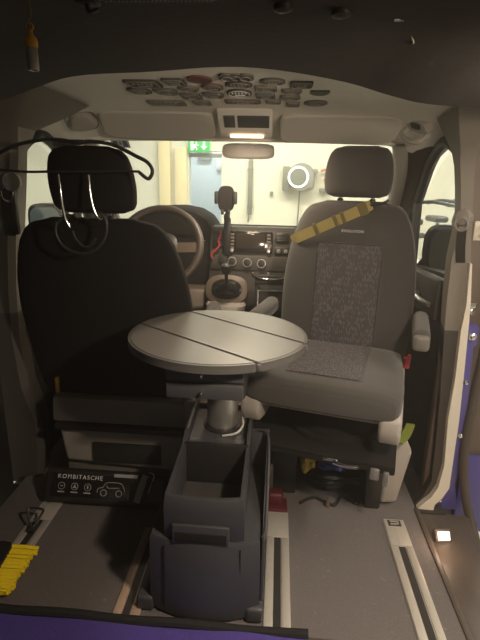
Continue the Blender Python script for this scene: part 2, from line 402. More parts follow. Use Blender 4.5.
# passage beyond the doorway
b = BM(); box(b, (-1.1, 9.3, 1.05), (3, .1, 3.1)); box(b, (-2.0, 8.25, 1.05), (.1, 2.1, 3.1)); box(b, (-.45, 8.25, 1.05), (.1, 2.1, 3.1)); box(b, (-1.1, 8.25, 2.5), (3, 2.1, .1)); struct('wall_passage', b, wall_blue)
b = BM(); box(b, (DX0-.10, Y7-.03, .55), (.17, .10, 2.10), .01); box(b, (DX0-.33, Y7-.02, .60), (.16, .12, 2.2), .01); struct('trim_10', b, frame_cream)
b = BM(); box(b, ((DX0+DX1)/2, Y7+.05, DZ-.055), (DX1-DX0, .1, .05), .006); struct('trim_11', b, pipe_m)
for i, (c, s) in enumerate((((0, 5.6, 2.61), (2.5, .34, .06)), ((2.5, 4.6, 2.61), (.34, 2.1, .06)), ((-2.2, 3.6, 2.61), (.34, 2.1, .06)), ((2.3, .2, 2.61), (.34, 2.1, .06)))):
    t = thing('ceiling_lamp', (c[0], c[1], 2.57), ['long fluorescent lamp across the garage ceiling ahead of the van', 'fluorescent lamp over the bicycles right of the van', 'fluorescent lamp on the garage ceiling left of the van', 'added unseen fill lamp outside the open sliding door on the right'][i], 'lamp', 'garage ceiling lamps')
    b = BM(); box(b, c, s, .01); mesh_obj('housing', b, white_m, t)
    b = BM(); box(b, (c[0], c[1], 2.572), (s[0]*.9, s[1]*.8, .012), .004); mesh_obj('diffuser', b, tube_glow, t)

# exit sign
t = thing('exit_sign', (-.955, 6.93, 1.55), 'small green emergency exit sign above the garage doorway', 'sign')
b = BM(); box(b, (-.955, 6.94, 1.625), (.30, .05, .155), .006); mesh_obj('sign_box', b, exit_green, t)
MS = basis((-.955, 6.912, 1.625), (1, 0, 0), (0, 0, 1))
b = BM()
box(b, (-.095, 0, 0), (.035, .11, .003), M=MS)
mesh_obj('door_symbol', b, exit_white, t)
b = BM()
lathe(b, [(.012, 0), (.012, .003)], (-.035, .042, 0), 16, M=MS)
for p in ([(-.038, .028, .001), (-.05, -.012, .001)], [(-.04, .02, .001), (-.012, .008, .001), (.0, .018, .001)], [(-.04, .02, .001), (-.066, .012, .001), (-.068, -.006, .001)], [(-.05, -.012, .001), (-.03, -.03, .001), (-.034, -.056, .001)], [(-.05, -.012, .001), (-.068, -.028, .001), (-.09, -.034, .001)]):
    tube(b, p, .007, 6, sub=1, M=MS)
mesh_obj('running_figure', b, exit_white, t)
b = BM(); prism(b, [(.07, -.05), (.115, 0), (.085, 0), (.085, .055), (.055, .055), (.055, 0), (.025, 0)], 'Z', 0, .003, M=MS); mesh_obj('arrow_symbol', b, exit_white, t)

# pipe, charger, wall fittings
t = thing('wall_pipe', (-.24, 6.95, .70), 'grey vertical conduit on the cream wall below the rear-view mirror', 'pipe')
b = BM(); box(b, (-.24, 6.965, 1.10), (.062, .05, .76), .012); mesh_obj('conduit', b, pipe_m, t)
b = BM(); box(b, (-.236, 6.96, .84), (.08, .06, .02), .004); mesh_obj('pipe_clip', b, pipe_m, t)
b = BM(); box(b, (-.24, 6.96, 1.34), (.08, .06, .02), .004); mesh_obj('pipe_clip', b, pipe_m, t)
b = BM(); tube(b, [(-.252, 6.96, .74), (-.252, 6.95, .68), (-.258, 6.95, .62)], .012); mesh_obj('cable_tail', b, pipe_m, t)
t = thing('wall_charger', (.42, 6.9, 1.05), 'round grey charging unit with glowing white ring on garage wall', 'charger')
b = BM(); lathe(b, [(.02, 0), (.175, 0), (.185, .02), (.185, .15), (.17, .17), (.02, .17)], (.455, 6.99, 1.245), 40, axis=(0, -1, 0)); mesh_obj('charger_body', b, charger_m, t)
b = BM(); box(b, (.53, 6.90, 1.20), (.22, .17, .24), .05, 4); box(b, (.60, 6.92, 1.33), (.15, .13, .06), .015); mesh_obj('charger_side', b, charger_m, t)
b = BM(); box(b, (.255, 6.93, 1.225), (.10, .14, .32), .012); mesh_obj('wall_bracket', b, pipe_m, t)
b = BM(); torus(b, (.415, 6.815, 1.245), .128, .013, (0, -1, 0), 48, 8); mesh_obj('light_ring', b, led_ring, t)
b = BM(); lathe(b, [(.001, 0), (.113, 0), (.11, .01), (.001, .012)], (.415, 6.818, 1.245), 36, axis=(0, -1, 0)); mesh_obj('front_cover', b, pipe_m, t)
b = BM(); tube(b, [(.45, 6.93, 1.08), (.445, 6.95, .85), (.44, 6.95, .55), (.435, 6.95, -.1)], .011); mesh_obj('hanging_cable', b, pipe_m, t)
b = BM(); tube(b, [(.72, 6.94, 1.33), (.77, 6.93, 1.35), (.84, 6.93, 1.33), (.82, 6.93, 1.26), (.78, 6.93, 1.22), (.79, 6.93, 1.18)], .016); tag(mesh_obj('hose_hook', b, mat('rust_red', (.5, .2, .1), .6)), 'rusty red hook on wall between charger and headrest', 'hook')
b = BM(); box(b, (.79, 6.95, 1.08), (.14, .09, .05), .01); tag(mesh_obj('wall_socket', b, pipe_m), 'small dark grey fitting on the wall beneath the red hook', 'fitting')
b = BM(); box(b, (.06, 6.98, 1.02), (.045, .04, .055), .01); tag(mesh_obj('wall_button', b, pipe_m), 'tiny grey fitting on bare cream wall left of the charger', 'fitting')
b = BM(); box(b, (-.83, 9.2, 1.62), (.34, .08, .52), .01); box(b, (-.83, 9.155, 1.62), (.28, .02, .46), .006); tag(mesh_obj('meter_cabinet', b, white_m), 'white cabinet on the bluish wall inside the doorway', 'cabinet')
t = thing('switch_panel', (-1.22, 9.18, 1.50), 'grey switch boxes with looping wires on wall behind the doorway', 'switch')
b = BM(); box(b, (-1.22, 9.2, 1.62), (.24, .09, .20), .01); mesh_obj('switch_box', b, charger_m, t)
b = BM(); box(b, (-1.27, 9.145, 1.64), (.07, .03, .07), .006); box(b, (-1.17, 9.145, 1.64), (.07, .03, .07), .006); mesh_obj('switch_key', b, pipe_m, t)
b = BM(); tube(b, [(-1.34, 9.2, 1.64), (-1.48, 9.2, 1.70), (-1.40, 9.2, 1.80), (-1.15, 9.2, 1.80), (-.98, 9.2, 1.92)], .012); mesh_obj('wire', b, charger_m, t)

# bicycles seen through the passenger window
def bicycle(ox, oy, ang, label, colr, zz=-.5):
    t = thing('bicycle', (ox, oy, zz), label, 'bicycle', 'bicycles parked beside the van')
    M = MX.Translation((ox, oy, zz)) @ MX.Rotation(ang, 4, 'Z')
    for wx in (-.52, .52):
        b = BM(); b2 = BM(); torus(b2, (wx, 0, .345), .325, .020, (0, 1, 0), 40, 8)
        bmesh.ops.transform(b2, matrix=M, verts=b2.verts); wh = mesh_obj('wheel', b2, black_plastic, t)
        for k in range(14):
            a = 2*pi*k/14; tube(b, [(wx, .012*(-1)**k, .345), (wx+.315*cos(a), 0, .345+.315*sin(a))], .0025, 4, sub=1, M=M)
        lathe(b, [(.02, -.04), (.02, .04)], (wx, 0, .345), 10, M=M, axis=(0, 1, 0)); mesh_obj('spokes', b, silver, wh)
    b = BM()
    for p in ([(-.52, 0, .345), (-.08, 0, .30), (-.22, 0, .82)], [(-.52, 0, .345), (-.19, 0, .70)], [(-.08, 0, .30), (.36, 0, .72)], [(-.19, 0, .72), (.34, 0, .80)], [(.52, 0, .345), (.40, 0, .62), (.33, 0, .92)]):
        tube(b, p, .017, 8, sub=1, M=M)
    mesh_obj('frame', b, colr, t)
    b = BM(); tube(b, [(.33, 0, .92), (.36, 0, 1.02)], .014, sub=1, M=M); tube(b, [(.18, -.31, 1.03), (.30, -.22, 1.06), (.37, 0, 1.03), (.30, .22, 1.06), (.18, .31, 1.03)], .014, M=M)
    tube(b, [(.37, .12, 1.03), (.50, .10, .98), (.46, .03, .75)], .005, 6, M=M); tube(b, [(.37, -.12, 1.03), (.52, -.08, .99), (.46, -.02, .70)], .005, 6, M=M); mesh_obj('handlebar', b, black_plastic, t)
    b = BM(); box(b, (-.25, 0, .86), (.26, .14, .06), .025, 3, M=M); mesh_obj('saddle', b, black_plastic, t)
    b = BM(); torus(b, (-.08, 0, .30), .09, .008, (0, 1, 0), 24, 6); bmesh.ops.transform(b, matrix=M, verts=b.verts); tube(b, [(-.08, .03, .30), (.04, .06, .18)], .01, sub=1, M=M); tube(b, [(-.08, -.03, .30), (-.20, -.06, .42)], .01, sub=1, M=M); mesh_obj('crank', b, silver, t)
    return t
t = thing('bicycle_rack', (1.75, 4.9, -.5), 'dark raised steel rack carrying the bicycles outside passenger window', 'rack')
b = BM(); box(b, (1.85, 4.95, -.015), (1.3, 2.5, .03), .006); mesh_obj('rack_deck', b, steel_dark, t)
for x in (1.27, 2.43):
    for y in (3.78, 6.12):
        b = BM(); box(b, (x, y, -.265), (.05, .05, .47), .004); mesh_obj('rack_leg', b, steel_dark, t)
bicycle(1.48, 4.45, RD(-68), 'black bicycle seen through passenger window, nearest the van', black_plastic, .0)
bicycle(1.80, 4.85, RD(-82), 'grey bicycle behind the nearest bicycle outside passenger window', pipe_m, .0)
bicycle(2.2, 5.2, RD(-100), 'dark bicycle farthest back outside passenger window', steel_dark, .0)

# ------------------------------------------------------------------ DASHBOARD
t = thing('dashboard', (0, 2.5, .35), 'dark grey dashboard with central radio stack under the windscreen', 'dashboard')
b = BM(); prism(b, [(2.34, .40), (2.30, .62), (2.29, .80), (2.32, .95), (2.38, .985), (2.55, .975), (2.98, .86), (3.0, .40)], 'X', -.785, .785, .012); mesh_obj('dash_body', b, matte_black, t)
b = BM(); prism(b, [(2.225, .60), (2.222, .70), (2.285, .955), (2.31, .985), (2.45, .98), (2.45, .60)], 'X', -.150, .262, .014); mesh_obj('centre_stack', b, dash_m, t)
def face(x, z, d=0):   # a point on the sloping front of the stack, d in front of it
    y = 2.222+(z-.70)/.255*.063
    return V((x, y-d, z))
FX, FY = (1, 0, 0), (0, .24, .97)
def on_face(bm, x0, x1, z0, z1, d0, d1, bev=.004):
    c = face((x0+x1)/2, (z0+z1)/2); box(bm, (0, 0, (d0+d1)/2), (x1-x0, z1-z0, d1-d0), bev, M=basis(c, FX, FY)); return bm
rad = thing('radio', (.045, 2.26, .87), 'dark touchscreen radio glinting in the middle of the dashboard', 'radio')
b = BM(); on_face(b, -.058, .148, .868, .965, -.01, .012); mesh_obj('radio_body', b, gloss_black, rad)
b = BM(); on_face(b, -.022, .112, .884, .955, .010, .014, .002); mesh_obj('screen', b, screen_m, rad)
for sx in (-.041, .130):
    b = BM()
    for k in range(5): on_face(b, sx-.009, sx+.009, .882+k*.015, .893+k*.015, .010, .015, .002)
    mesh_obj('button_column', b, dash_brown, rad)
    b = BM(); lathe(b, [(.009, 0), (.008, .014), (.001, .015)], face(sx, .878, .010), 16, axis=(0, -1, .2)); mesh_obj('knob', b, silver, rad)
for x0, x1, z0, z1 in ((-.136, -.068, .885, .968), (.160, .225, .915, .965)):
    b = BM(); on_face(b, x0, x1, z0, z1, -.01, .010, .008); vv = mesh_obj('air_vent', b, black_plastic, t)
    b = BM()
    for k in range(5): zz = z0+.012+k*(z1-z0-.024)/4; on_face(b, x0+.008, x1-.008, zz-.002, zz+.002, .008, .013, .001)
    mesh_obj('vent_slats', b, steel_dark, vv)
b = BM(); on_face(b, .158, .228, .862, .90, -.01, .008); sw = mesh_obj('switch_bank', b, black_plastic, t)
for k in range(2):
    b = BM(); lathe(b, [(.010, 0), (.009, .012), (.001, .013)], face(.178+k*.033, .880, .008), 16, axis=(0, -1, .2)); mesh_obj('switch', b, silver, sw)
b = BM(); on_face(b, -.142, .225, .785, .858, -.01, .008, .008); cp = mesh_obj('climate_panel', b, dash_m, t)
for kx, kz in ((-.038, .829), (.033, .825), (.100, .823)):
    b = BM(); lathe(b, [(.021, 0), (.020, .006), (.0155, .009), (.0145, .022), (.001, .024)], face(kx, kz, .008), 24, axis=(0, -1, .2)); kb = mesh_obj('climate_knob', b, black_plastic, cp)
    b = BM(); torus(b, face(kx, kz, .015), .019, .0028, (0, -1, .25), 28, 6); mesh_obj('knob_ring', b, silver, kb)
b = BM(); lathe(b, [(.024, 0), (.022, .012), (.001, .015)], face(-.082, .838, .008), 24, axis=(0, -1, .2)); mesh_obj('light_switch', b, black_plastic, cp)
b = BM()
for k in range(2): lathe(b, [(.006, 0), (.001, .006)], face(.06+.075*k, .778, .01), 10, axis=(0, -1, .2))
mesh_obj('indicator_stud', b, silver, cp)
# cup holder / open bin
b = BM(); on_face(b, .070, .225, .755, .768, -.02, .03, .005); mesh_obj('cup_holder', b, steel_dark, t)
b = BM(); tube(b, [face(.068, .772, .025), face(.10, .762, .045), face(.145, .760, .05), face(.19, .762, .045), face(.226, .772, .025)], .0045); mesh_obj('cup_holder_rim', b, chrome, t)
b = BM(); on_face(b, .075, .245, .62, .735, -.02, .006, .004); ob = mesh_obj('storage_bin', b, black_plastic, t)
b = BM()
for p in ([face(.09, .70, .01), face(.215, .70, .01)], [face(.09, .70, .01), face(.09, .62, .01)], [face(.215, .70, .01), face(.215, .62, .01)]): tube(b, p, .003, 6, sub=1)
mesh_obj('bin_edge', b, silver, ob)
b = BM()
pts = [(-.565, .94), (-.555, .99), (-.50, 1.035), (-.42, 1.06), (-.32, 1.065), (-.23, 1.05), (-.17, 1.015), (-.135, .965), (-.13, .93)]
prism(b, pts, 'Y', 2.30, 2.62, .012); mesh_obj('instrument_cowl', b, matte_black, t)
b = BM(); prism(b, [(2.16, .62), (2.20, .70), (2.32, .70), (2.32, .50), (2.20, .50)], 'X', -.60, -.16, .012); mesh_obj('knee_panel', b, dash_brown, t)
# gear console
gc = thing('gear_console', (-.055, 2.13, .40), 'brown framed gear lever console below the climate knobs', 'gear lever')
GM = basis((-.055, 2.175, .705), (1, 0, 0), (0, .42, .91))
b = BM(); loft(b, [[GM @ V((x, y, z)) for x, y in se(wx, wy, 2.6, 36)] for z, wx, wy in ((-.10, .088, .062), (-.01, .100, .072), (.012, .098, .070), (.016, .092, .064))]); mesh_obj('console_frame', b, dash_brown, gc)
b = BM(); loft(b, [[GM @ V((x, y, z)) for x, y in se(wx, wy, 2.4, 30)] for z, wx, wy in ((.012, .072, .050), (.026, .066, .045), (.034, .045, .03), (.05, .035, .024), (.06, .022, .016))]); mesh_obj('gear_boot', b, gloss_black, gc)
b = BM(); tube(b, [GM @ V((0, .0, .05)), GM @ V((.005, .025, .09)), GM @ V((.005, .06, .12))], .008, 10); mesh_obj('gear_stick', b, steel_dark, gc)
b = BM(); p = GM @ V((.005, .068, .128)); lathe(b, [(.004, -.028), (.017, -.02), (.022, 0), (.020, .018), (.010, .027), (.001, .029)], p, 24, axis=(0, -.3, 1)); mesh_obj('gear_knob', b, black_plastic, gc)
b = BM(); loft(b, [[V((-.055+x, 2.15+y, z)) for x, y in se(wx, wy, 2.6, 36)] for z, wx, wy in ((.40, .07, .05), (.55, .082, .058), (.645, .092, .066), (.655, .085, .06))]); mesh_obj('console_foot', b, plastic_grey, gc)
# phone holder
ph = thing('phone_holder', (-.063, 2.2, .86), 'black phone cradle on a stalk in front of the windscreen', 'phone holder')
b = BM(); box(b, (-.063, 2.245, .945), (.030, .03, .17), .006); tube(b, [(-.063, 2.24, 1.02), (-.063, 2.235, 1.07)], .010); mesh_obj('stalk', b, black_plastic, ph)
b = BM(); loft(b, [[V((-.066+x, y, 1.115+z)) for x, z in se(.036, .056, 3, 28)] for y in (2.19, 2.215, 2.222)]); mesh_obj('cradle', b, matte_black, ph)
for s in (-1, 1):
    b = BM(); box(b, (-.066+s*.042, 2.19, 1.12), (.016, .035, .055), .005); mesh_obj('clamp_arm', b, black_plastic, ph)
    b = BM(); box(b, (-.066+s*.014, 2.185, 1.058), (.012, .03, .022), .004); mesh_obj('foot', b, black_plastic, ph)
b = BM(); box(b, (-.063, 2.215, 1.035), (.026, .03, .03), .006); mesh_obj('ball_joint', b, steel_dark, ph)
b = BM(); tube(b, [face(-.100, .968, .014), face(-.097, .945, .02), face(-.106, .92, .022), face(-.100, .90, .022), face(-.115, .88, .022), face(-.135, .862, .022), face(-.132, .84, .02)], .0055); tag(mesh_obj('red_cord', b, red_m), 'red cord hanging over the left air vent beside phone holder', 'cord')
# steering wheel
sw = thing('steering_wheel', (-.335, 2.09, .75), 'brown-black steering wheel half hidden behind the driver seat', 'steering wheel')
AX = V((0, -.86, .50)); SC = V((-.335, 2.04, .915))
b = BM(); torus(b, SC, .178, .0165, AX, 56, 12); mesh_obj('rim', b, rim_m, sw)
SM = MX.Translation(SC) @ AX.to_track_quat('Z', 'Y').to_matrix().to_4x4()
b = BM(); loft(b, [[SM @ V((x, y, z)) for x, y in se(wx, wx*.85, 2.8, 30)] for z, wx in ((-.05, .05), (-.03, .075), (.0, .078), (.012, .06))]); mesh_obj('hub', b, black_plastic, sw)
for a in (0, 180, 270 if (SM.to_3x3() @ V((0, 1, 0))).z > 0 else 90):
    b = BM(); tube(b, [SM @ V((cos(RD(a))*.05, sin(RD(a))*.05, -.015)), SM @ V((cos(RD(a))*.172, sin(RD(a))*.172, -.002))], .016, sub=1, flat=(.045, .018), nrm=AX); mesh_obj('spoke', b, dash_brown if a != 180 else black_plastic, sw)
b = BM(); tube(b, [SM @ V((0, 0, -.03)), SM @ V((0, 0, -.32))], .04, 16, sub=1); mesh_obj('column', b, dash_m, sw)
b = BM(); tube(b, [SM @ V((.10, .03, -.06)), SM @ V((.19, .05, -.05))], .006, sub=1); mesh_obj('stalk', b, chrome, sw)

# mirror, console, visors, handles
rm = thing('rear_view_mirror', (.022, 2.28, 1.285), 'grey interior rear-view mirror below the overhead console', 'mirror')
b = BM(); loft(b, [[V((.022+x, y, 1.322+z-.004*0)) for x, z in se(wx, wz, 4.5, 36)] for y, wx, wz in ((2.275, .108, .027), (2.27, .116, .033), (2.285, .118, .034), (2.30, .10, .028), (2.31, .06, .016))]); mesh_obj('mirror_housing', b, plastic_dim, rm)
b = BM(); loft(b, [[V((.022+x, y, 1.322+z)) for x, z in se(.106, .025, 4.5, 36)] for y in (2.268, 2.274)]); mesh_obj('mirror_face', b, mat('mirror_dim', (.16, .14, .115), .4), rm)
b = BM(); tube(b, [(.022, 2.305, 1.33), (.022, 2.33, 1.35), (.022, 2.36, 1.30)], .012); mesh_obj('mirror_arm', b, plastic_dim, rm)
oc = thing('overhead_console', (.03, 1.95, 1.36), 'grey overhead console with dark display above rear-view mirror', 'console')
b = BM(); prism(b, [(1.86, 1.455), (1.88, 1.440), (1.98, 1.372), (2.03, 1.358), (2.10, 1.37), (2.18, 1.405), (2.1, 1.455)], 'X', -.072, .132, .010); mesh_obj('console_body', b, headliner_m, oc)
OM = basis((.03, 1.932, 1.4035), (1, 0, 0), (0, -.82, .56))
b = BM(); box(b, (-.058, .006, .0), (.042, .062, .006), .002, M=OM); mesh_obj('lamp_lens', b, mat('display_grey', (.10, .105, .10), .3), oc)
b = BM(); box(b, (.032, .006, .0), (.118, .062, .006), .002, M=OM); mesh_obj('display', b, mat('display_grey', (.1, .1, .1), .3), oc)
b = BM(); box(b, (.034, 2.0, 1.360), (.13, .020, .008), .003); mesh_obj('lamp_strip', b, read_glow, oc)
def visor(x0, x1, label, tl):
    o = thing('sun_visor', ((x0+x1)/2, 2.0, 1.37), label, 'sun visor', 'sun visors above the windscreen')
    M = basis(((x0+x1)/2, 2.00, 1.402+tl), (1, 0, 0), (0, -.74, .46)); wx = (x1-x0)/2
    b = BM(); loft(b, [[M @ V((x, y, z)) for x, y in se(wx*s, .082*s2, 6, 44)] for z, s, s2 in ((-.012, .97, .93), (-.006, 1, 1), (.006, 1, 1), (.012, .97, .93))]); mesh_obj('pad', b, visor_m, o)
    b = BM(); tube(b, [M @ V((-wx*.9, -.075, 0)), M @ V((wx*.9, -.075, 0))], .006, sub=1); mesh_obj('hinge_rod', b, pillar_m, o)
visor(-.545, -.092, 'pale grey sun visor above the driver, left of overhead console', 0)
visor(.160, .615, 'pale grey sun visor above passenger seat, right of overhead console', -.006)
o = thing('grab_handle', (.665, 1.9, 1.36), 'pale grey folding grab handle above the passenger door', 'handle')
HM = basis((.668, 1.93, 1.405), (.45, -.80, -.25), (-.55, 0, .8))
b = BM(); loft(b, [[HM @ V((x, y, z)) for x, y in se(wx, wy, 3, 30)] for z, wx, wy in ((-.01, .060, .030), (.008, .058, .028), (.016, .05, .022))]); mesh_obj('handle_base', b, pillar_m, o)
b = BM(); tube(b, [HM @ V((-.055, -.02, .012)), HM @ V((-.045, -.03, .045)), HM @ V((0, -.034, .052)), HM @ V((.045, -.03, .045)), HM @ V((.055, -.02, .012))], .010); mesh_obj('grip', b, pillar_m, o)
b = BM(); loft(b, [[HM @ V((x, y+.004, z)) for x, y in se(.026, .012, 3, 24)] for z in (.010, .018)]); mesh_obj('recess', b, black_plastic, o)
o = thing('handle_cover', (-.60, 1.93, 1.37), 'oval grey cover moulded on the headliner above the driver door', 'cover')
HM = basis((-.605, 1.95, 1.408), (.85, .15, .12), (0, -.75, .5))
b = BM(); loft(b, [[HM @ V((x*(1-.25*(y > 0)), y, z)) for x, y in se(wx, wy, 2.8, 36)] for z, wx, wy in ((-.02, .062, .052), (.006, .060, .050), (.022, .048, .038), (.026, .03, .022))]); mesh_obj('cover', b, pillar_m, o)
b = BM(); tube(b, [HM @ V((x, y, .008)) for x, y in se(.060, .050, 2.8, 24)], .003, 6, closed=True, sub=2); mesh_obj('cover_rim', b, plastic_dim, o)

# windscreen sticker
t = thing('windscreen_sticker', (-.545, 2.24, 1.34), 'blue and white sticker at top left corner of the windscreen', 'sticker')
WM = basis((-.552, 2.242, 1.348), (1, .06, 0), (0, .83, -.55)); WM = WM @ MX.Rotation(pi, 4, 'Z')
b = BM(); box(b, (0, 0, 0), (.082, .075, .002), M=WM); mesh_obj('sticker_sheet', b, white_m, t)
b = BM(); prism(b, [(-.034, -.03), (-.012, -.03), (-.012, .03), (-.028, .03)], 'Z', -.003, .003, M=WM); prism(b, [(.012, -.03), (.034, -.03), (.028, .03), (.012, .03)], 'Z', -.003, .003, M=WM); mesh_obj('blue_panel', b, mat('sticker_blue', (.10, .18, .30), .6), t)
b = BM(); prism(b, [(-.006, -.012), (.006, -.012), (0, .012)], 'Z', -.003, .003, M=WM); mesh_obj('triangle_mark', b, pipe_m, t)

# ------------------------------------------------------------------ HEADLINER PATCHES
pc = {'dark': (.075, .07, .06), 'grey': (.135, .13, .11), 'maroon': (.15, .062, .055), 'red': (.17, .09, .075), 'green': (.11, .145, .105), 'mid': (.19, .18, .155), 'blue': (.12, .14, .145), 'brown': (.16, .125, .11)}
pm = {k: mat('patch_'+k, v, .9, noise=.15, scale=120, bump=.2) for k, v in pc.items()}
light_thread = mat('patch_thread', (.27, .255, .22), .9)
PATCHES = [
 ('rect', -.222, 1.447, .096, .105, 'dark', 'dark rectangular patch with pale letters, far left of front row on headliner'),
 ('round', -.265, 1.559, .068, .095, 'dark', 'dark rounded patch just ahead of the leftmost rectangular one on headliner'),
 ('shield', -.186, 1.570, .072, .105, 'grey', 'grey shield patch between the leftmost dark rounded patch and pale oval'),
 ('rect', -.128, 1.416, .060, .088, 'dark', 'small dark rectangular patch with light border, left of the maroon oval'),
 ('oval', -.053, 1.380, .067, .090, 'maroon', 'plain maroon oval patch near the rear edge of the headliner'),
 ('oval', -.108, 1.515, .064, .095, 'mid', 'pale oval patch with dark outline, left of the reddish oval'),
 ('oval', -.033, 1.487, .063, .105, 'red', 'reddish brown oval patch with pale lines ahead of the maroon one'),
 ('rect', -.123, 1.650, .064, .110, 'grey', 'grey rectangular patch with pale bars, two behind the long strip patch'),
 ('rect', -.234, 1.793, .130, .105, 'mid', 'long pale grey strip patch nearest the driver sun visor'),
 ('rect', -.108, 1.782, .060, .095, 'mid', 'short pale grey patch to the right of the long strip patch'),
 ('shield', -.048, 1.625, .066, .105, 'grey', 'grey shield patch in front of the reddish brown oval'),
 ('trio', .047, 1.345, .075, .085, 'grey', 'patch of three joined circles at the middle of the rear row'),
 ('oval', .045, 1.447, .076, .085, 'dark', 'dark oval patch with pale writing, directly ahead of the three circles'),
 ('oval', .036, 1.582, .076, .125, 'dark', 'large dark oval patch with white centre above the overhead console'),
 ('rect', .035, 1.748, .120, .080, 'brown', 'brownish strip patch right behind the overhead console display'),
 ('oval', .139, 1.400, .069, .085, 'grey', 'grey oval patch right of the three joined circles'),
 ('rect', .119, 1.505, .064, .085, 'mid', 'pale rectangular patch with dark border right of dark writing oval'),
 ('rect', .114, 1.630, .060, .100, 'blue', 'bluish grey rectangular patch right of the white-centred oval'),
 ('rect', .217, 1.440, .061, .085, 'dark', 'dark rectangular patch at the right end of the rear row'),
 ('shield', .193, 1.548, .060, .085, 'mid', 'pale shield patch between dark rectangle and round patch on the right'),
 ('half', .275, 1.550, .058, .090, 'green', 'green half-round patch at far right of the headliner patches'),
 ('round', .190, 1.655, .064, .095, 'mid', 'pale rounded patch ahead of the pale shield, behind passenger visor'),
 ('oval', .278, 1.760, .078, .110, 'mid', 'pale oval patch with ring outline, nearest the passenger sun visor'),
 ('rect', .203, 1.790, .046, .095, 'mid', 'tiny pale patch left of the ring-outlined oval by passenger visor'),
 ('rect', .137, 1.742, .050, .075, 'mid', 'small pale patch at the right end of the brownish strip patch')]
for shp, x, y, w_, h_, c_, lab in PATCHES:
    z = 1.4515 if y < 1.75 else 1.4515-.085*((y-1.75)/.45)**2
    o = thing('headliner_patch', (x, y, z), lab, 'patch', 'badges stuck on the headliner')
    if shp == 'oval': out = se(w_/2, h_/2, 2.1, 30)
    elif shp == 'round': out = se(w_/2, h_/2, 3.2, 30)
    elif shp == 'rect': out = se(w_/2, h_/2, 9, 32)
    elif shp == 'shield': out = [(px_*(1-.25*(py_ > 0)*abs(py_/(h_/2))), py_) for px_, py_ in se(w_/2, h_/2, 4, 32)]
    elif shp == 'half': out = [(px_, py_ if py_ > -h_*.2 else -h_*.2) for px_, py_ in se(w_/2, h_/2, 2.4, 33)]
    T = MX.Translation((x, y, z))
    b = BM()
    if shp == 'trio':
        for k in (-1, 0, 1): lathe(b, [(.022, -.004), (.022, .002)], (k*.024, 0, -.001*abs(k)), 24, M=T @ MX.Diagonal((1, 1.8, 1, 1)))
    else: prism(b, [p for i_, p in enumerate(out) if i_ == 0 or (V(p)-V(out[i_-1])).length > 1e-5], 'Z', -.004, .002, M=T)
    pb = mesh_obj('patch_cloth', b, pm[c_], o)
    b = BM()
    if shp == 'trio':
        for k in (-1, 0, 1): tube(b, [T @ V((k*.024+.014*cos(a), 1.8*.014*sin(a), -.0055-.001*abs(k))) for a in [2*pi*q/16 for q in range(16)]], .0016, 5, closed=True, sub=1)
    else:
        if c_ != 'maroon': tube(b, [T @ V((px_*.84, py_*.84, -.005)) for px_, py_ in out[::2]], .0014, 5, closed=True, sub=1)
        n_ = 1 if w_ < .055 else 2
        if shp != 'half' and c_ != 'maroon':
            for k in range(5):
                box(b, (-.26*w_+k*.13*w_, -.10*h_, -.005), (.07*w_, (.16+.05*(k % 2))*h_, .002), .0005, M=T)
            if n_ == 2: box(b, (0, .2*h_, -.005), (.42*w_, .07*h_, .002), .0005, M=T)
    if len(b.verts): mesh_obj('stitching', b, white_m if 'white centre' in lab else light_thread, pb)
    else: b.free()


# ------------------------------------------------------------------ SEATS
BACK = [(.44, .20, .040), (.46, .23, .055), (.50, .246, .063), (.60, .254, .066), (.80, .258, .066), (.92, .247, .064), (1.00, .230, .060), (1.05, .214, .056), (1.09, .193, .050), (1.112, .168, .040), (1.128, .115, .022)]
HEAD = [(1.142, .09, .030), (1.152, .116, .046), (1.17, .127, .053), (1.22, .131, .055), (1.27, .126, .052), (1.305, .116, .045), (1.325, .098, .034), (1.334, .065, .018)]
CUSH = [(-.25, .220, .030, .505), (-.23, .236, .040, .508), (-.10, .243, .046, .512), (.05, .249, .049, .514), (.13, .250, .050, .515), (.190, .248, .050, .514), (.220, .242, .047, .512), (.236, .231, .039, .508), (.243, .213, .028, .504)]
def interp(tab, z):
    for a, c in zip(tab, tab[1:]):
        if a[0] <= z <= c[0]:
            t_ = (z-a[0])/(c[0]-a[0]); return [p+(q-p)*t_ for p, q in zip(a, c)]
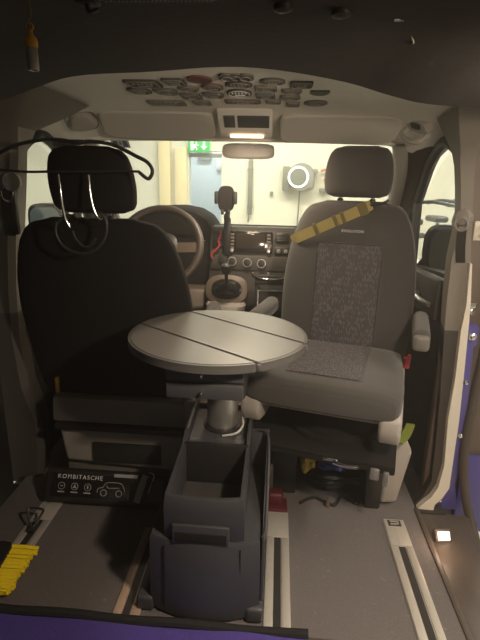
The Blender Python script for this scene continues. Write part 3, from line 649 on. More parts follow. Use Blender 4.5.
def seat(name, origin, theta, dz, recl, label, fab, ins, dark, bw=1.0, cz=0.0, hx=0.0, hz=0.0):
    t = thing(name, (origin[0], origin[1], 0), label, 'seat')
    M = MX.Translation((origin[0], origin[1], dz)) @ MX.Rotation(theta, 4, 'Z')
    tr = tan(RD(recl))
    def yb(z): return -.285-tr*(z-.52)
    N = 3.4
    tab = smooth_tab([(z, w_*bw, d_) for z, w_, d_ in BACK])
    b = BM(); loft(b, [[V((x, yb(z)+y, z)) for x, y in se(w_, d_, N, 56)] for z, w_, d_ in tab], M); back = mesh_obj('backrest', b, fab, t)
    # raised patterned centre panel and its edge seams
    def front(x, z, off):
        _, w_, d_ = interp(tab, z); return M @ V((x, yb(z)+d_*max(0, 1-abs(x/w_)**N)**(1/N)+off, z))
    zs = [.50+k*.018 for k in range(27)]; hw = .122
    b = BM(); loft(b, [[front(-hw+2*hw*k/14, z, .006 if 0 < k < 14 else .001) for k in range(15)]+[front(hw-2*hw*k/14, z, -.004) for k in range(15)] for z in zs]); mesh_obj('centre_panel', b, ins, back)
    b = BM()
    for s in (-1, 1): tube(b, [front(s*(hw+.004), z, .002) for z in zs[::3]], .0028, 6)
    tube(b, [front(-hw+2*hw*k/8, zs[-1]+.004, .002) for k in range(9)], .0028, 6)
    mesh_obj('seam', b, fab, back)
    b = BM(); loft(b, [[V((x, yb(z)-.02+y, z)) for x, y in se(w_, d_, 4, 40)] for z, w_, d_ in ((.385, .21, .05), (.40, .235, .062), (.455, .24, .066), (.47, .225, .055))], M); mesh_obj('backrest_cover', b, dark, t)
    # headrest
    b = BM(); loft(b, [[V((x, yb(z)-.008+y, z)) for x, y in se(w_, d_, 3, 48)] for z, w_, d_ in smooth_tab(HEAD)], M @ MX.Translation((hx, 0, hz))); hd = mesh_obj('headrest', b, fab, t)
    for s in (-1, 1):
        b = BM(); tube(b, [(s*.062, yb(1.09)-.006, 1.09), (s*.062+hx, yb(1.19)-.008, 1.19+hz)], .006, 10, sub=1, M=M); mesh_obj('headrest_post', b, silver, hd)
        b = BM(); lathe(b, [(.012, 0), (.012, .012), (.008, .016)], M @ V((s*.062, yb(1.12)-.006, 1.122)), 14); mesh_obj('post_guide', b, black_plastic, hd)
    # cushion
    ct = smooth_tab([(y, w_, h_, zc+cz) for y, w_, h_, zc in CUSH])
    b = BM(); loft(b, [[V((x, y, zc+z)) for x, z in se(w_, h_, 4.6, 60)] for y, w_, h_, zc in ct], M); cu = mesh_obj('seat_cushion', b, fab, t)
    ys = [-.21+k*.02 for k in range(20)]
    def top(x, y, off):
        _, w_, h_, zc = interp(ct, y); return M @ V((x, y, zc+h_*max(0, 1-abs(x/w_)**4.6)**(1/4.6)+off))
    b = BM(); loft(b, [[top(-hw+2*hw*k/14, y, .005 if 0 < k < 14 else .001) for k in range(15)]+[top(hw-2*hw*k/14, y, -.004) for k in range(15)] for y in ys]); mesh_obj('centre_panel', b, ins, cu)
    # plastic frame under the cushion
    b = BM(); prism(b, [(-.235, .40), (.235, .40), (.235, .44), (-.235, .44)], 'Y', -.22, .20, .008, M=M @ MX.Translation((0, 0, cz+.06))); mesh_obj('seat_frame', b, black_plastic, t)
    b = BM(); box(b, (0, .205, .408), (.44, .035, .030), .012, 3, M=M @ MX.Translation((0, 0, cz+.06)) @ MX.Rotation(0, 4, 'Y')); mesh_obj('front_trim', b, plastic_grey, t)
    for s in (-1, 1):
        b = BM(); prism(b, [(-.22, .345), (.17, .325), (.225, .335), (.243, .375), (.24, .425), (.20, .44), (.10, .43), (-.22, .44)], 'X', min(s*.185, s*.252), max(s*.185, s*.252), .014, M=M @ MX.Translation((0, 0, cz+.06)), seg=3); mesh_obj('side_trim', b, plastic_grey, t)
    return t, M, yb, front
def smooth_tab(tab):
    out = []
    n = len(tab); k = len(tab[0])
    for i in range(n-1):
        p0, p1, p2, p3 = tab[max(i-1, 0)], tab[i], tab[i+1], tab[min(i+2, n-1)]
        for q in range(4):
            u = q/4
            out.append(tuple([p1[0]+(p2[0]-p1[0])*u]+[.5*(2*p1[j]+(p2[j]-p0[j])*u+(2*p0[j]-5*p1[j]+4*p2[j]-p3[j])*u*u+(3*p1[j]-p0[j]-3*p2[j]+p3[j])*u**3) for j in range(1, k)]))
    out.append(tuple(tab[-1])); return out

dseat, DM, dyb, dfront = seat('driver_seat', (-.412, 1.94), 0, -.055, 14, 'black fabric driver seat seen from behind, left of the table', seat_black, insert_black, black_plastic, bw=1.17, hx=.018, hz=.004)
# driver seat base box
b = BM(); prism(b, [(-.25, .0), (.25, .0), (.25, .30), (-.25, .30)], 'Y', -.20, .22, .012, M=MX.Translation((-.365, 1.80, 0))); mesh_obj('seat_base', b, plastic_dim, dseat)
b = BM(); prism(b, [(-.632, .325), (-.118, .325), (-.12, .425), (-.625, .425)], 'Y', 1.545, 1.60, .012); mesh_obj('rear_apron', b, plastic_dim, dseat)
b = BM(); box(b, (-.115, 1.66, .36), (.05, .24, .17), .014, 3); mesh_obj('side_cover', b, plastic_grey, dseat)
b = BM(); prism(b, [(-.62, .30), (-.13, .275), (-.135, .16), (-.16, .13), (-.60, .15)], 'Y', 1.565, 1.62, .014, seg=3); mesh_obj('base_cover', b, plastic_grey, dseat)
b = BM(); box(b, (-.36, 1.560, .20), (.26, .012, .08), .004); mesh_obj('base_recess_shade', b, black_plastic, dseat)  # black plate carrying the shade of the base recess in its colour
b = BM(); box(b, (-.375, 1.575, .305), (.50, .07, .022), .006); mesh_obj('base_lip', b, black_plastic, dseat)
b = BM(); tube(b, [(-.085, 1.62, .66), (-.085, 1.80, .675), (-.085, 1.95, .68), (-.085, 1.99, .665)], .025, 12, flat=None); mesh_obj('armrest', b, seat_grey, dseat)
b = BM(); box(b, (-.605, 1.56, .47), (.012, .02, .06), .003); mesh_obj('recline_tab', b, amber, dseat)

PTH = RD(165.5)
pseat, PM, pyb, pfront = seat('swivel_passenger_seat', (.375, 1.60), PTH, 0, 9, 'charcoal passenger seat turned round to face the table', seat_grey, insert_grey, black_plastic, cz=.04)
tm = text_bm('EVOLUTION', .014, MX.Identity(4), spacing=1.1)
for v in tm.verts: v.co = pfront(-v.co.x-.005, 1.018+v.co.y, .0015+v.co.z)
mesh_obj('embroidered_word', tm, white_m, [c for c in pseat.children if c.name.startswith('backrest') and 'cover' not in c.name][0])
# swivel plate, base legs, cover
b = BM(); box(b, (0, .0, .345), (.50, .42, .018), .006, M=PM); box(b, (0, .195, .337), (.50, .03, .03), .006, M=PM); mesh_obj('swivel_plate', b, matte_black, pseat)
b = BM(); lathe(b, [(.16, .354), (.16, .37), (.14, .375), (.14, .445)], (.40, 1.605, 0), 40); mesh_obj('swivel_ring', b, matte_black, pseat)
b = BM(); tube(b, [PM @ V((-.06, .215, .335)), PM @ V((-.10, .22, .333)), PM @ V((-.14, .218, .337))], .008); box(b, (-.05, .205, .34), (.05, .02, .012), .004, M=PM); mesh_obj('release_lever', b, chrome, pseat)
b = BM(); box(b, (-.19, .205, .32), (.03, .03, .04), .006, M=PM); box(b, (-.225, .205, .31), (.018, .03, .05), .004, M=PM); mesh_obj('latch', b, silver, pseat)
b = BM(); prism(b, [(.195, .0), (.285, .0), (.285, .335), (.185, .335)], 'Y', 1.66, 1.90, .01); mesh_obj('base_leg', b, black_plastic, pseat)
b = BM(); prism(b, [(.545, .0), (.605, .0), (.61, .335), (.53, .335)], 'Y', 1.60, 1.90, .01); mesh_obj('base_leg', b, black_plastic, pseat)
b = BM(); box(b, (.40, 1.88, .14), (.44, .03, .28), .006); mesh_obj('base_back', b, black_plastic, pseat)
b = BM(); prism(b, [(.605, .01), (.67, .02), (.705, .24), (.68, .29), (.62, .30)], 'Y', 1.62, 1.86, .014, seg=3); mesh_obj('base_cover', b, plastic_grey, pseat)
# arm rests of the passenger seat
for nm, xx in (('armrest', -.285), ('armrest', .285)):
    b = BM(); box(b, (xx, -.12, .715), (.055, .28, .065), .024, 4, M=PM); ar = mesh_obj(nm, b, seat_grey, pseat)
    b = BM(); box(b, (xx, .018, .705), (.053, .03, .055), .014, 3, M=PM); mesh_obj('armrest_cap', b, mat('cap_grey', (.13, .118, .10), .6), ar)
b = BM(); box(b, (-.262, -.20, .575), (.012, .022, .024), .004, M=PM); box(b, (-.255, -.20, .555), (.024, .024, .045), .006, M=PM); tag(mesh_obj('seat_belt_buckle', b, red_m), 'small red seat belt buckle beside the passenger cushion', 'buckle')

# olive ratchet strap
o = thing('luggage_strap', (.33, 1.8, .92), 'olive yellow webbing strap slung diagonally across passenger backrest', 'strap')
def sp(x, z, off=.008): return pfront(x, z, off)
path = [(-.062, 1.118, .010), (-.03, 1.100, .012), (.03, 1.070, .012), (.10, 1.036, .012), (.16, 1.006, .012), (.21, .981, .010), (.236, .966, .002)]
pts = [sp(x, z, o_) for x, z, o_ in path]
b = BM(); tube(b, pts, .02, flat=(.040, .004), nrm=(PM.to_3x3() @ V((0, 1, .1))), sub=8); mesh_obj('webbing', b, strap_m, o)
for k, (a, c) in enumerate((((-.035, 1.1025), .050), ((.035, 1.0677), .046), ((.062, 1.0545), .046), ((.135, 1.0187), .050))):
    p = sp(a[0], a[1], .016); q = sp(a[0]+.02, a[1]-.0098, .016)
    b = BM(); box(b, (0, 0, 0), (.014 if k else .034, c, .009), .003, M=basis(p, q-p, (0, 0, 1))); mesh_obj('slider' if k else 'buckle', b, strap_dk, o)
b = BM(); tube(b, [sp(-.06, 1.117, .010), sp(-.10, 1.112, .02)+V((0, 0, .012)), sp(-.125, 1.108, .02)+V((0, 0, .03))], .005, 6); mesh_obj('hook', b, black_plastic, o)

# ------------------------------------------------------------------ DOOR MIRRORS, BELTS
for s, lab in ((1, 'large dark door mirror outside the passenger window'), (-1, 'door mirror with bluish reflection tinted into the glass outside the driver window')):
    o = thing('door_mirror', (s*.95, 2.35, .80), lab, 'mirror')
    cx, cz, hw, hz = (.945, .905, .085, .112) if s > 0 else (-.955, .985, .088, .082)
    b = BM(); loft(b, [[V((cx+x, y, cz+z)) for x, z in se(wx*hw, wz*hz, 3.6, 36)] for y, wx, wz in ((2.30, .97, .97), (2.295, 1.0, 1.0), (2.34, 1.02, 1.02), (2.40, .85, .85), (2.44, .5, .5))]); mesh_obj('mirror_housing', b, matte_black, o)
    b = BM(); loft(b, [[V((cx+x, y, cz+z)) for x, z in se(hw*.84, hz*.80, 3.6, 36)] for y in (2.288, 2.297)], MX.Identity(4)); mesh_obj('mirror_glass', b, mirror_m if s < 0 else mat('dark_mirror', (.03, .032, .03), .3), o)  # glass colours stand in for a bluish and a dark reflection
    b = BM(); tube(b, [(cx-s*hw*.7, 2.37, cz-hz*.6), (s*.86, 2.37, .80)], .025, sub=1); mesh_obj('mirror_arm', b, black_plastic, o)
o = thing('belt_anchor', (.775, 1.72, 1.04), 'round seat belt anchor on the right door pillar', 'seat belt')
b = BM(); lathe(b, [(.001, -.02), (.026, -.02), (.028, 0), (.022, .012), (.001, .016)], (.772, 1.655, 1.095), 28, axis=(-.6, -.8, 0)); mesh_obj('anchor_cap', b, plastic_dim, o)
b = BM(); torus(b, (.764, 1.640, 1.075), .020, .004, (-.6, -.8, 0), 28, 8); mesh_obj('belt_loop', b, plastic_dim, o)
b = BM(); tube(b, [(.768, 1.640, 1.06), (.772, 1.640, 1.0), (.780, 1.642, .95)], .01, flat=(.030, .003), nrm=(-.6, -.8, 0)); mesh_obj('webbing', b, black_plastic, o)
o = thing('belt_anchor', (-.755, 1.65, 1.0), 'seat belt anchor with black webbing on the left door pillar', 'seat belt')
b = BM(); box(b, (-.765, 1.655, 1.075), (.052, .02, .16), .006); mesh_obj('slider_slot', b, black_plastic, o)
b = BM(); lathe(b, [(.001, 0), (.032, 0), (.032, .014), (.02, .022), (.001, .024)], (-.745, 1.655, 1.175), 24, axis=(0, -1, 0)); mesh_obj('anchor_cap', b, pillar_m, o)
b = BM(); torus(b, (-.762, 1.638, 1.135), .026, .005, (.3, -1, 0), 24, 8, sx=.7); mesh_obj('belt_loop', b, chrome, o)
b = BM(); tube(b, [(-.768, 1.64, 1.12), (-.772, 1.645, 1.06), (-.776, 1.655, .99)], .01, flat=(.040, .003), nrm=(0, -1, 0)); mesh_obj('webbing', b, black_plastic, o)

# bracket on the door jamb
o = thing('jamb_bracket', (.90, 1.68, 0), 'purple painted bolted strip down the right door jamb', 'bracket')
b = BM(); loft(b, [[V((x0, 1.660, z)), V((x1, 1.660, z)), V((x1, 1.71, z)), V((x0, 1.71, z))] for x0, x1, z in ((.812, .914, -.02), (.834, .901, .045), (.869, .891, .093), (.868, .897, .176), (.866, .893, .366), (.857, .881, .525), (.852, .875, .650), (.844, .884, .658), (.840, .884, .715), (.846, .878, .731))]); br = mesh_obj('strip', b, purple_paint, o)
for x, z, r in ((.864, .690, .014), (.867, .517, .009), (.878, .304, .011), (.845, .014, .010)):
    b = BM(); lathe(b, [(r, 0), (r, .007), (r*.6, .012), (.001, .013)], (x, 1.661, z), 12, axis=(0, -1, 0)); mesh_obj('bolt', b, chrome, o)
o = thing('door_striker', (.90, 1.70, 1.0), 'small chrome striker high on the brown door jamb', 'striker')
b = BM(); box(b, (.855, 1.706, 1.05), (.05, .012, .065), .004); mesh_obj('striker_plate', b, seal_white, o)
b = BM(); tube(b, [(.85, 1.70, 1.065), (.85, 1.675, 1.065), (.85, 1.675, 1.035), (.85, 1.70, 1.035)], .006, 8, sub=1); mesh_obj('striker_loop', b, chrome, o)
b = BM(); lathe(b, [(.014, 0), (.014, .008), (.008, .013), (.001, .014)], (.862, 1.71, .765), 12, axis=(0, -1, 0)); box(b, (.855, 1.706, .79), (.05, .012, .02), .003); tag(mesh_obj('jamb_bolt', b, chrome), 'single chrome bolt on brown jamb just above the purple strip', 'bolt')
b = BM(); tube(b, [(.935, 1.68, 1.34), (.93, 1.68, 1.0), (.925, 1.675, .70), (.905, 1.66, .42), (.902, 1.65, .22), (.925, 1.63, .06), (.955, 1.58, -.06), (.915, 1.32, -.13), (.865, 1.05, -.15), (.84, .7, -.15)], .017); tag(mesh_obj('door_seal', b, mat('seal_rubber', (.06, .045, .036), .7)), 'dark brown rubber door seal running down the right opening', 'door seal')
# step lamp
o = thing('step_lamp', (.79, 1.45, -.02), 'small glowing courtesy lamp on the brown side step', 'lamp')
LM = basis((.800, 1.475, .004), (.96, .22, -.1), (-.12, .55, .82))
b = BM(); box(b, (0, 0, -.006), (.062, .046, .020), .005, M=LM); mesh_obj('lamp_surround', b, brown_plastic, o)
b = BM(); box(b, (0, 0, .004), (.046, .030, .008), .003, M=LM); mesh_obj('lens', b, step_glow, o)
light('step_lamp_light', 'POINT', (.775, 1.41, .05), (0, 0, 0), .25, (1, .66, .42), .015)

# reading lamp
o = thing('reading_lamp', (.56, .52, 1.31), 'warm reading lamp on the black ceiling at upper right', 'lamp')
b = BM(); lathe(b, [(.06, .03), (.062, .012), (.05, .0), (.001, .0)], (.60, .48, 1.327), 28); mesh_obj('bezel', b, black_plastic, o)
b = BM(); lathe(b, [(.042, .002), (.038, -.003), (.001, -.006)], (.60, .48, 1.325), 24); mesh_obj('lens', b, read_glow, o)

# ------------------------------------------------------------------ TABLE ON ITS PEDESTAL
t = thing('pedestal_table', (0, 1.30, 0), 'round folding grey table on a charcoal storage pedestal', 'table')
TC = V((.010, 1.330, 0)); TR = .2585
n2 = V((.603, .798)); d2 = V((.797, -.603))
def chord_poly(lo, hi, R, gap=.0025):
    pts = []
    a0 = math.acos(max(-1, min(1, hi/R))); a1 = math.acos(max(-1, min(1, lo/R)))
    K = 40
    for k in range(K+1): a = a0+(a1-a0)*k/K; pts.append((R*cos(a), R*sin(a)))
    for k in range(K+1): a = a1+(a0-a1)*k/K; pts.append((R*cos(a), -R*sin(a)))
    out = []
    for u, v in pts:
        q = (TC.x+n2.x*u+d2.x*v, TC.y+n2.y*u+d2.y*v)
        if not out or (V(q)-V(out[-1])).length > 1e-5: out.append(q)
    if (V(out[0])-V(out[-1])).length < 1e-5: out.pop()
    return out
for lo, hi in ((-TR, -.104), (-.0995, .0995), (.104, TR)):
    b = BM(); prism(b, chord_poly(lo, hi, TR), 'Z', .745, .767, .0055); pn = mesh_obj('table_panel', b, table_edge, t)
    b = BM(); prism(b, chord_poly(lo+(.009 if lo < -.2 else .003), hi-(.009 if hi > .2 else .003), TR-.009), 'Z', .765, .7683); mesh_obj('laminate_top', b, table_m, pn)
b = BM()
for q in (-.1018, .1018):
    h = (TR*TR-q*q)**.5*.93; c = V((TC.x+n2.x*q, TC.y+n2.y*q, .7605))
    tube(b, [c+V((d2.x*h, d2.y*h, 0)), c-V((d2.x*h, d2.y*h, 0))], .005, 6, sub=1)
mesh_obj('hinge_strip', b, black_plastic, t)
for q, e in ((-.1018, 1), (.1018, 1), (-.1018, -1), (.1018, -1)):
    b = BM(); h = (TR*TR-q*q)**.5*1.002; p = V((TC.x+n2.x*q+d2.x*h*e, TC.y+n2.y*q+d2.y*h*e, .756)); box(b, p, (.012, .012, .018), .004)
    mesh_obj('hinge_end', b, table_edge, t)
# drawers under the top
b = BM(); box(b, (-.002, 1.33, .694), (.213, .36, .104), .011, 3); dr = mesh_obj('drawer_case', b, black_plastic, t)
for z in (.715, .6655):
    b = BM(); box(b, (-.003, 1.148, z), (.204, .014, .044), .005); f = mesh_obj('drawer', b, ped_m, t)
    b = BM(); lathe(b, [(.005, 0), (.005, .012), (.001, .014)], (-.010, 1.141, z-.002), 12, axis=(0, -1, 0)); mesh_obj('drawer_pin', b, chrome, f)
# column and collar
b = BM(); lathe(b, [(.052, .36), (.052, .40), (.0525, .66)], (.012, 1.455, 0), 40); mesh_obj('column', b, silver, t)
b = BM(); lathe(b, [(.066, .36), (.066, .405), (.063, .412), (.054, .414)], (.012, 1.455, 0), 40); mesh_obj('collar', b, black_plastic, t)
b = BM(); tube(b, [(.080, 1.47, .425), (.082, 1.42, .418), (.062, 1.388, .410), (.02, 1.378, .404)], .0035, 8); mesh_obj('cable', b, cable_m, t)
# pedestal body : lower skirt, upper box with open bin, rear deck
def fcurve(w_, yf, sag, n=12): return [(-w_+2*w_*k/n, yf-sag*(1-((2*k/n-1)**2))) for k in range(n+1)]
cxp = .008
def pedring(w_, yf, sag, yr, z): return [V((cxp+x, y, z)) for x, y in fcurve(w_, yf, sag)]+[V((cxp+w_, yr, z)), V((cxp-w_, yr, z))]
b = BM(); loft(b, [pedring(.150, 1.082, .036, 1.62, .012), pedring(.155, 1.077, .036, 1.63, .04), pedring(.154, 1.074, .034, 1.63, .15), pedring(.150, 1.070, .028, 1.63, .262), pedring(.146, 1.072, .027, 1.63, .270)]); mesh_obj('pedestal_skirt', b, ped_m, t)
# upper box walls around the open bin
yf = 1.060; zt = .402; wi = .106
def wallpiece(ringsouter, m, nm, par=t): b = BM(); loft(b, ringsouter); return mesh_obj(nm, b, m, par)
b = BM()
fr = fcurve(wi, yf, .012); bk = [(x, y+.012) for x, y in fr][::-1]
loft(b, [[V((cxp+x*s, y+dy, z)) for x, y in fr+bk] for z, s, dy in ((.262, 1.0, .012), (.27, 1.02, .008), (.36, 1.01, 0), (.398, .98, .003), (.402, .97, .005))]); mesh_obj('front_wall', b, ped_m, t)
b = BM()
for s in (-1, 1): prism(b, [(1.07, .26), (1.62, .26), (1.62, .40), (1.575, .445), (1.36, .432), (1.315, .405), (1.07, .400)], 'X', cxp+min(s*wi, s*(wi-.012)), cxp+max(s*wi, s*(wi-.012)), .0025)
mesh_obj('side_wall', b, ped_m, t)
b = BM(); box(b, (cxp, 1.32, .335), (.20, .012, .15), .003); mesh_obj('bin_rear_wall', b, black_plastic, t)
b = BM(); box(b, (cxp, 1.19, .268), (.19, .24, .012)); mesh_obj('bin_floor', b, ped_in, t)
b = BM(); box(b, (cxp+.062, 1.10, .285), (.05, .04, .03), .006); mesh_obj('bin_block', b, ped_m, t)
b = BM(); prism(b, [(1.326, .26), (1.62, .26), (1.60, .425), (1.36, .40), (1.326, .392)], 'X', cxp-.093, cxp+.093, .006); mesh_obj('rear_deck', b, ped_m, t)
b = BM(); box(b, (cxp, 1.565, .430), (.18, .05, .014), .004); mesh_obj('deck_lid', b, brown_lid, t)
# drawer front with finger slot
b = BM(); box(b, (cxp-.006, 1.0485, .298), (.152, .010, .058), .003, 3); hs = mesh_obj('finger_slot_frame', b, ped_m, t)
b = BM(); box(b, (cxp-.006, 1.0435, .290), (.138, .004, .030), .0015); mesh_obj('finger_slot', b, matte_black, hs)
b = BM(); tube(b, [V((cxp-.107, 1.0535, z)) for z in (.05, .12, .25)], .002, 6, sub=1)
tube(b, [V((cxp+.100, 1.0655, .05)), V((cxp+.100, 1.0575, .15)), V((cxp+.100, 1.0515, .255))], .0018, 6, sub=1)
mesh_obj('panel_joint', b, black_plastic, t)
# open side pocket on the right
b = BM(); tube(b, [(.165, 1.09, .268), (.172, 1.13, .272), (.173, 1.25, .33), (.171, 1.36, .395), (.160, 1.415, .408), (.128, 1.43, .405)], .0045, 8); prism(b, [(1.09, .02), (1.45, .02), (1.45, .40), (1.36, .392), (1.25, .326), (1.13, .268), (1.09, .264)], 'X', .164, .172, .002); box(b, (.142, 1.435, .22), (.06, .010, .37), .003); box(b, (.142, 1.26, .03), (.06, .36, .02)); mesh_obj('side_pocket', b, ped_m, t)
for s, c in ((-1, (-.164, 1.12)), (1, (.150, 1.108))):
    b = BM(); prism(b, [(-.026, -.05), (.026, -.05), (.026, .09), (-.026, .09)], 'Z', .002, .052, .010, M=MX.Translation((c[0], c[1], 0)), seg=3); mesh_obj('foot', b, ped_m, t)

# ------------------------------------------------------------------ FLOOR RAILS
for i, (xc, lab, y1) in enumerate(((-.640, 'left outermost floor rail, ending near driver seat and carrying a lashing ring', 1.545), (-.215, 'brownish floor rail running along left side of the pedestal', 1.40), (.215, 'pale aluminium floor rail along right side of the pedestal', 1.542), (.640, 'right outermost pale floor rail below the passenger seat', 1.545))):
    o = thing('floor_rail', (xc, 1.3, 0), lab, 'rail', 'floor rails')
    m1 = rail_brown if i == 1 else alu
    y0 = 1.045
    b = BM(); box(b, (xc, (y0+y1)/2, .001), (.079, y1-y0, .005), .002); mesh_obj('rail_base', b, m1, o)
    ge = 1.405
    for s in (-1, 1):
        b = BM(); box(b, (xc+s*.026, (y0+ge)/2, .0045), (.024, ge-y0, .006), .002); mesh_obj('rail_lip', b, m1, o)
    b = BM(); box(b, (xc, (y0+ge)/2, .0035), (.022, ge-y0, .0025)); mesh_obj('rail_groove', b, rail_dark, o)
    if i != 1:
        b = BM(); box(b, (xc, (ge+y1)/2, .0045), (.072, y1-ge-.006, .006), .002)
        box(b, (xc-.004, (ge+y1)/2-.02, .0075), (.003, y1-ge-.05, .002)); ec = mesh_obj('end_plate', b, m1, o)
        if i in (0, 3):
            b = BM(); box(b, (xc, y1-.026, .008), (.046, .030, .003), .001); ep = mesh_obj('end_slot', b, rail_dark, ec)
            if i == 3:
                b = BM(); box(b, (xc, y1-.019, .010), (.030, .006, .002)); box(b, (xc-.004, y1-.033, .010), (.022, .006, .002)); box(b, (xc+.012, y1-.026, .010), (.006, .014, .002)); mesh_obj('stop_mark', b, alu, ep)
            else:
                b = BM(); tube(b, [(xc-.015, y1-.03, .010), (xc-.012, y1-.022, .012), (xc+.012, y1-.022, .012)], .003, 6); mesh_obj('spring_clip', b, chrome, ep)
o = thing('lashing_ring', (-.648, 1.375, .008), 'chrome lashing ring standing in the left outermost rail', 'ring')
b = BM(); box(b, (-.643, 1.355, .012), (.030, .045, .012), .003); mesh_obj('slider', b, steel_dark, o)
b = BM(); tube(b, [(-.643, 1.352, .018), (-.672, 1.385, .052), (-.668, 1.395, .058), (-.625, 1.395, .058), (-.617, 1.385, .052)], .0042, 8, closed=True, sub=4); mesh_obj('ring', b, chrome, o)

# yellow hand brush lying on the left rail
o = thing('hand_brush', (-.64, 1.12, .01), 'black hand brush with long yellow bristles on the floor', 'brush')
b = BM(); prism(b, [(-.725, 1.058), (-.645, 1.058), (-.632, 1.14), (-.640, 1.225), (-.655, 1.25), (-.69, 1.255), (-.735, 1.22)], 'Z', .014, .046, .010, seg=3); mesh_obj('brush_back', b, black_plastic, o)
b = BM()
for k in range(22):
    y = 1.062+k*.0082; x0 = -.640+.004*sin(k*.7)
    for j in range(3):
        z = .018+j*.010; L_ = .082+random.uniform(-.005, .004)
        pA = V((x0-.012, y+.004*random.random(), z)); pB = V((x0+L_-.01, y+.006+.004*random.random(), z-.004*j+.004))
        tube(b, [pA, (pA+pB)/2+V((0, .001, .001)), pB], .0046, 5, sub=1)
br = mesh_obj('bristles', b, yellow_m, o); br['kind'] = 'stuff'

# purple rug at the rear edge
t = thing('rug', (-.05, .72, 0), 'purple felt rug with black edge at the rear of the floor', 'rug')
b = BM(); sheet(b, lambda u, v: (-.80+1.10*u, .42+v*.604, -.018+.004*sin(u*17)+.003*sin(v*9+u*5)+.014*v), 40, 16, .012); mesh_obj('rug_felt', b, purple_cloth, t)
b = BM(); tube(b, [(-.80+.0917*k, 1.032, .010+.003*sin(k*1.7)) for k in range(13)], .013, 8, flat=None); mesh_obj('edge_binding', b, black_binding, t)

# black printed bag behind the driver seat base
o = thing('storage_bag', (-.43, 1.52, 0), 'black folded bag with white lettering and icons behind driver seat', 'bag')
def slab(u): return None
BMx = basis((-.445, 1.520, .085), (1, .02, -.012), (0, .50, .86))
b = BM(); box(b, (0, -.012, -.028), (.46, .125, .06), .022, 4, M=BMx); box(b, (.20, -.01, -.02), (.09, .11, .07), .024, 4, M=BMx); mesh_obj('bag_body', b, black_plastic, o)
b = BM(); box(b, (-.045, -.008, .002), (.30, .085, .003), .001, M=BMx); lb = mesh_obj('printed_panel', b, gloss_black, o)
b = text_bm('KOMBITASCHE', .0215, BMx @ MX.Translation((-.088, .022, .0042)), spacing=1.25); mesh_obj('lettering', b, white_m, lb)
for k, x in enumerate((-.155, -.105, -.055)):
    T = BMx @ MX.Translation((x, -.012, .004)); b = BM()
    ring = [T @ V((.0125*cos(a), .0125*sin(a), .0004)) for a in [2*pi*q/20 for q in range(20)]]
    tube(b, ring, .0012, 5, closed=True, sub=1)
    if k == 1: prism(b, [(-.008, -.006), (.008, -.006), (0, .009)], 'Z', 0, .0008, M=T)
    elif k == 2: box(b, (0, 0, .0005), (.006, .012, .001), M=T)
    else: box(b, (0, 0, .0005), (.010, .004, .001), M=T)
    box(b, (0, -.021, .0005), (.026, .005, .001), M=T)
    mesh_obj('icon', b, offw, lb)
b = BM(); T = BMx @ MX.Translation((.035, -.022, .004))
for p in ([(-.052, -.006, 0), (-.05, .008, 0), (-.032, .014, 0), (-.02, .030, 0), (.02, .032, 0), (.04, .026, 0), (.05, .006, 0), (.05, -.008, 0)], [(-.018, .024, 0), (-.012, .012, 0), (.03, .014, 0)]): tube(b, p, .0014, 5, M=T)
for x in (-.028, .03): tube(b, [(x+.011*cos(2*pi*q/14), -.006+.011*sin(2*pi*q/14), 0) for q in range(14)], .0016, 5, closed=True, sub=1, M=T)
mesh_obj('van_drawing', b, offw, lb)
b = BM(); box(b, (.085, .036, .004), (.09, .012, .0015), M=BMx); mesh_obj('painted_glint', b, offw, lb)  # pale strip painted as glare on the plastic
b = BM(); tube(b, [BMx @ V((.135, -.055, .006)), BMx @ V((.148, 0, .010)), BMx @ V((.160, .045, .004))], .01, flat=(.024, .004), nrm=BMx.to_3x3() @ V((0, 0, 1))); mesh_obj('bag_strap', b, plastic_grey, o)
b = BM(); tube(b, [BMx @ V((.172, -.05, .010)), BMx @ V((.182, .0, .014)), BMx @ V((.192, .045, .010)), BMx @ V((.17, .055, .006))], .0022, 6); mesh_obj('piping', b, white_m, o)

# things under the passenger seat
def crumple(name, c, s, m, label, cat, seed):
    rnd = random.Random(seed); b = BM(); r = bmesh.ops.create_icosphere(b, subdivisions=3, radius=1)
    for v in b.verts:
        p = v.co.copy(); k = 1+.16*sin(p.x*5+seed)+.14*sin(p.y*7+seed*2)+.12*sin(p.z*9+seed)+rnd.uniform(-.05, .05)
        v.co = V((c[0]+p.x*s[0]*k, c[1]+p.y*s[1]*k, max(.002, c[2]+p.z*s[2]*k)))
    return tag(mesh_obj(name, b, m, sharp=20), label, cat)
crumple('wipes_packet', (.325, 1.72, .125), (.032, .05, .042), yel_film, 'crumpled yellow packet under the passenger seat', 'packet', 3)
crumple('plastic_bag', (.43, 1.73, .12), (.055, .06, .035), blue_m, 'crumpled dark blue plastic bag under passenger seat', 'bag', 5)
crumple('black_pouch', (.44, 1.74, .05), (.12, .07, .032), black_plastic, 'black pouch lying on floor beneath the blue plastic bag', 'pouch', 9)
b = BM(); box(b, (.205, 1.585, .035), (.06, .05, .06), .012, 3); box(b, (.21, 1.57, .012), (.08, .07, .018), .006); tag(mesh_obj('red_box', b, mat('dark_red', (.09, .012, .014), .5)), 'small red box on floor right of the pedestal', 'box')
b = BM(); tube(b, [(.63, 1.56, .315), (.665, 1.60, .325), (.695, 1.66, .335), (.70, 1.70, .30), (.675, 1.70, .28), (.64, 1.66, .285)], .012, 8, flat=(.03, .008)); tag(mesh_obj('lime_strap', b, green_m), 'lime green strap beside the right corner of passenger seat', 'strap')
b = BM(); tube(b, [(.30, 1.60, .006), (.36, 1.64, .006), (.43, 1.60, .006), (.47, 1.66, .006), (.52, 1.62, .006), (.50, 1.72, .006)], .006, 8); tag(mesh_obj('floor_cable', b, black_plastic), 'thin black cable curled on the floor under passenger seat', 'cable')
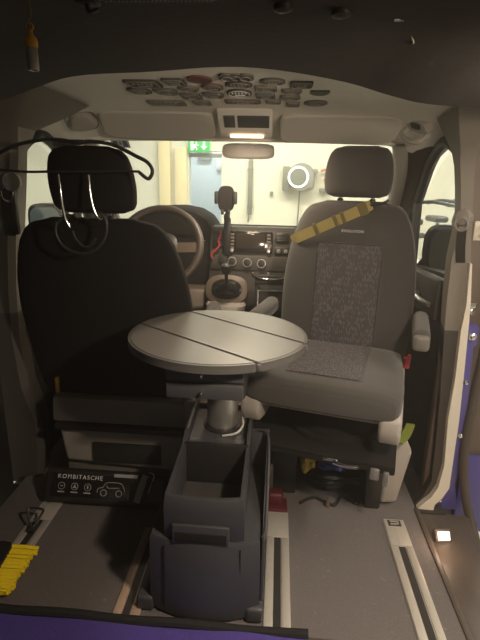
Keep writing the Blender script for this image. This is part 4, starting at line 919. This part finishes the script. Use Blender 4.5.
for x, y in ((.405, 1.60),): 
    b = BM(); lathe(b, [(.010, .001), (.010, .012), (.005, .02), (.004, .045), (.001, .046)], (x, y, 0), 12); tag(mesh_obj('floor_stud', b, brown_lid), 'small brown stud standing on carpet below passenger seat', 'stud')

# ------------------------------------------------------------------ COAT HANGER ON THE DRIVER HEADREST
o = thing('headrest_hanger', (-.36, 1.40, .98), 'black wire coat hanger clipped to the driver headrest', 'coat hanger')
b = BM()
HP = lambda pts, y=1.380: [V((.17+(x-.17)*1.042, y+dy, 1.2+(z-1.2)*1.042)) for x, z, dy in pts]
tube(b, HP([(-.66, 1.225, .02), (-.582, 1.259, 0), (-.538, 1.277, 0), (-.468, 1.290, 0), (-.413, 1.290, 0), (-.373, 1.283, 0), (-.346, 1.287, 0), (-.305, 1.286, 0), (-.266, 1.277, 0), (-.213, 1.253, -.005), (-.183, 1.238, -.005), (-.170, 1.216, -.005), (-.182, 1.196, -.005), (-.206, 1.212, -.005)]), .0052, 10)
mesh_obj('shoulder_wire', b, black_plastic, o)
b = BM(); tube(b, HP([(-.66, 1.213, .02), (-.588, 1.210, 0), (-.518, 1.207, 0), (-.448, 1.209, 0), (-.34, 1.211, 0), (-.25, 1.214, 0), (-.206, 1.214, -.003)]), .0035, 8); mesh_obj('cross_bar', b, black_plastic, o)
b = BM(); box(b, (-.398, 1.380, 1.291), (.05, .014, .010), .004); mesh_obj('centre_clip', b, black_plastic, o)
for pts in ([(-.432, 1.203, .0), (-.428, 1.16, -.003), (-.426, 1.12, -.003), (-.422, 1.085, .0), (-.412, 1.060, .004)], [(-.348, 1.203, 0), (-.345, 1.16, -.003), (-.340, 1.12, -.003), (-.330, 1.092, 0), (-.318, 1.085, .004)]):
    b = BM(); tube(b, HP(pts), .0042, 10); mesh_obj('prong', b, chrome, o)
b = BM(); tube(b, HP([(-.448, 1.075, 0), (-.453, 1.045, 0), (-.440, 1.013, 0), (-.413, .994, 0), (-.375, .988, 0), (-.338, 1.003, 0), (-.312, 1.035, 0), (-.305, 1.075, 0), (-.318, 1.100, 0), (-.335, 1.105, 0)]), .0048, 10); mesh_obj('lower_loop', b, black_plastic, o)
b = BM(); tube(b, HP([(-.408, 1.093, .006), (-.43, 1.088, .006), (-.447, 1.07, .006)]), .0042, 8); tube(b, HP([(-.405, 1.05, .004), (-.398, 1.03, .004), (-.378, 1.008, .004), (-.355, 1.012, .004), (-.34, 1.03, .004)]), .0038, 8); mesh_obj('inner_loop', b, steel_dark, o)

# vial hanging from the ceiling
o = thing('hanging_vial', (-.171, .70, 1.33), 'small glass vial with amber cap hanging from black ceiling', 'vial')
b = BM(); lathe(b, [(.001, 0), (.0072, .001), (.0078, .004), (.0078, .028), (.0070, .030)], (-.171, .70, 1.335), 20); mesh_obj('vial_body', b, vial_m, o)
b = BM(); lathe(b, [(.0084, .029), (.0086, .036), (.0070, .041), (.0038, .044), (.003, .049), (.001, .050)], (-.171, .70, 1.335), 20); mesh_obj('cap', b, amber, o)
b = BM(); tube(b, [(-.171, .70, 1.384), (-.173, .70, 1.395), (-.168, .70, 1.405), (-.171, .70, 1.427)], .0012, 6); mesh_obj('cord', b, strap_dk, o)
b = BM(); torus(b, (-.171, .70, 1.389), .0045, .0012, (0, 1, 0), 16, 6); mesh_obj('loop', b, amber, o)
b = BM(); lathe(b, [(.013, 0), (.012, -.006), (.006, -.009), (.001, -.009)], (.164, .735, 1.424), 20); tag(mesh_obj('snap_button', b, black_plastic), 'left one of two dark snap buttons on the black ceiling', 'button', 'ceiling snap buttons')
b = BM(); lathe(b, [(.014, 0), (.013, -.006), (.006, -.009), (.001, -.009)], (.241, .73, 1.416), 20); tag(mesh_obj('snap_button', b, black_plastic), 'right one of two dark snap buttons on the black ceiling', 'button', 'ceiling snap buttons')
b = BM(); box(b, (.315, .722, 1.404), (.014, .006, .006), .002); tag(mesh_obj('metal_clip', b, chrome), 'tiny shiny clip on the black ceiling near reading lamp', 'clip')
b = BM(); tube(b, [(.342, .765, 1.398), (.352, .79, 1.394), (.352, .81, 1.396), (.345, .825, 1.398)], .0016, 6); tag(mesh_obj('loose_thread', b, plastic_grey), 'pale curled thread hanging from the ceiling lining at right', 'thread')
t = thing('zip_strip', (.06, .715, 1.42), 'dark zip strip along the black ceiling near top of picture', 'zip')
b = BM(); box(b, (.0, .712, 1.427), (.16, .014, .006), .002); mesh_obj('zip_tape', b, black_plastic, t)
b = BM()
for k in range(26): box(b, (-.07+k*.0056, .712, 1.423), (.0028, .006, .003))
mesh_obj('zip_teeth', b, steel_dark, t)
b = BM(); box(b, (-.095, .713, 1.424), (.03, .025, .012), .004); tube(b, [(-.095, .71, 1.42), (-.09, .705, 1.408), (-.08, .71, 1.412)], .003, 6); tag(mesh_obj('ceiling_hook', b, black_plastic), 'small black hook on the ceiling right of the hanging vial', 'hook')
b = BM(); lathe(b, [(.010, 0), (.010, -.004), (.001, -.006)], (.66, 1.12, 1.342), 14); tag(mesh_obj('lining_screw', b, chrome), 'small screw head at the right corner of the black ceiling', 'screw')
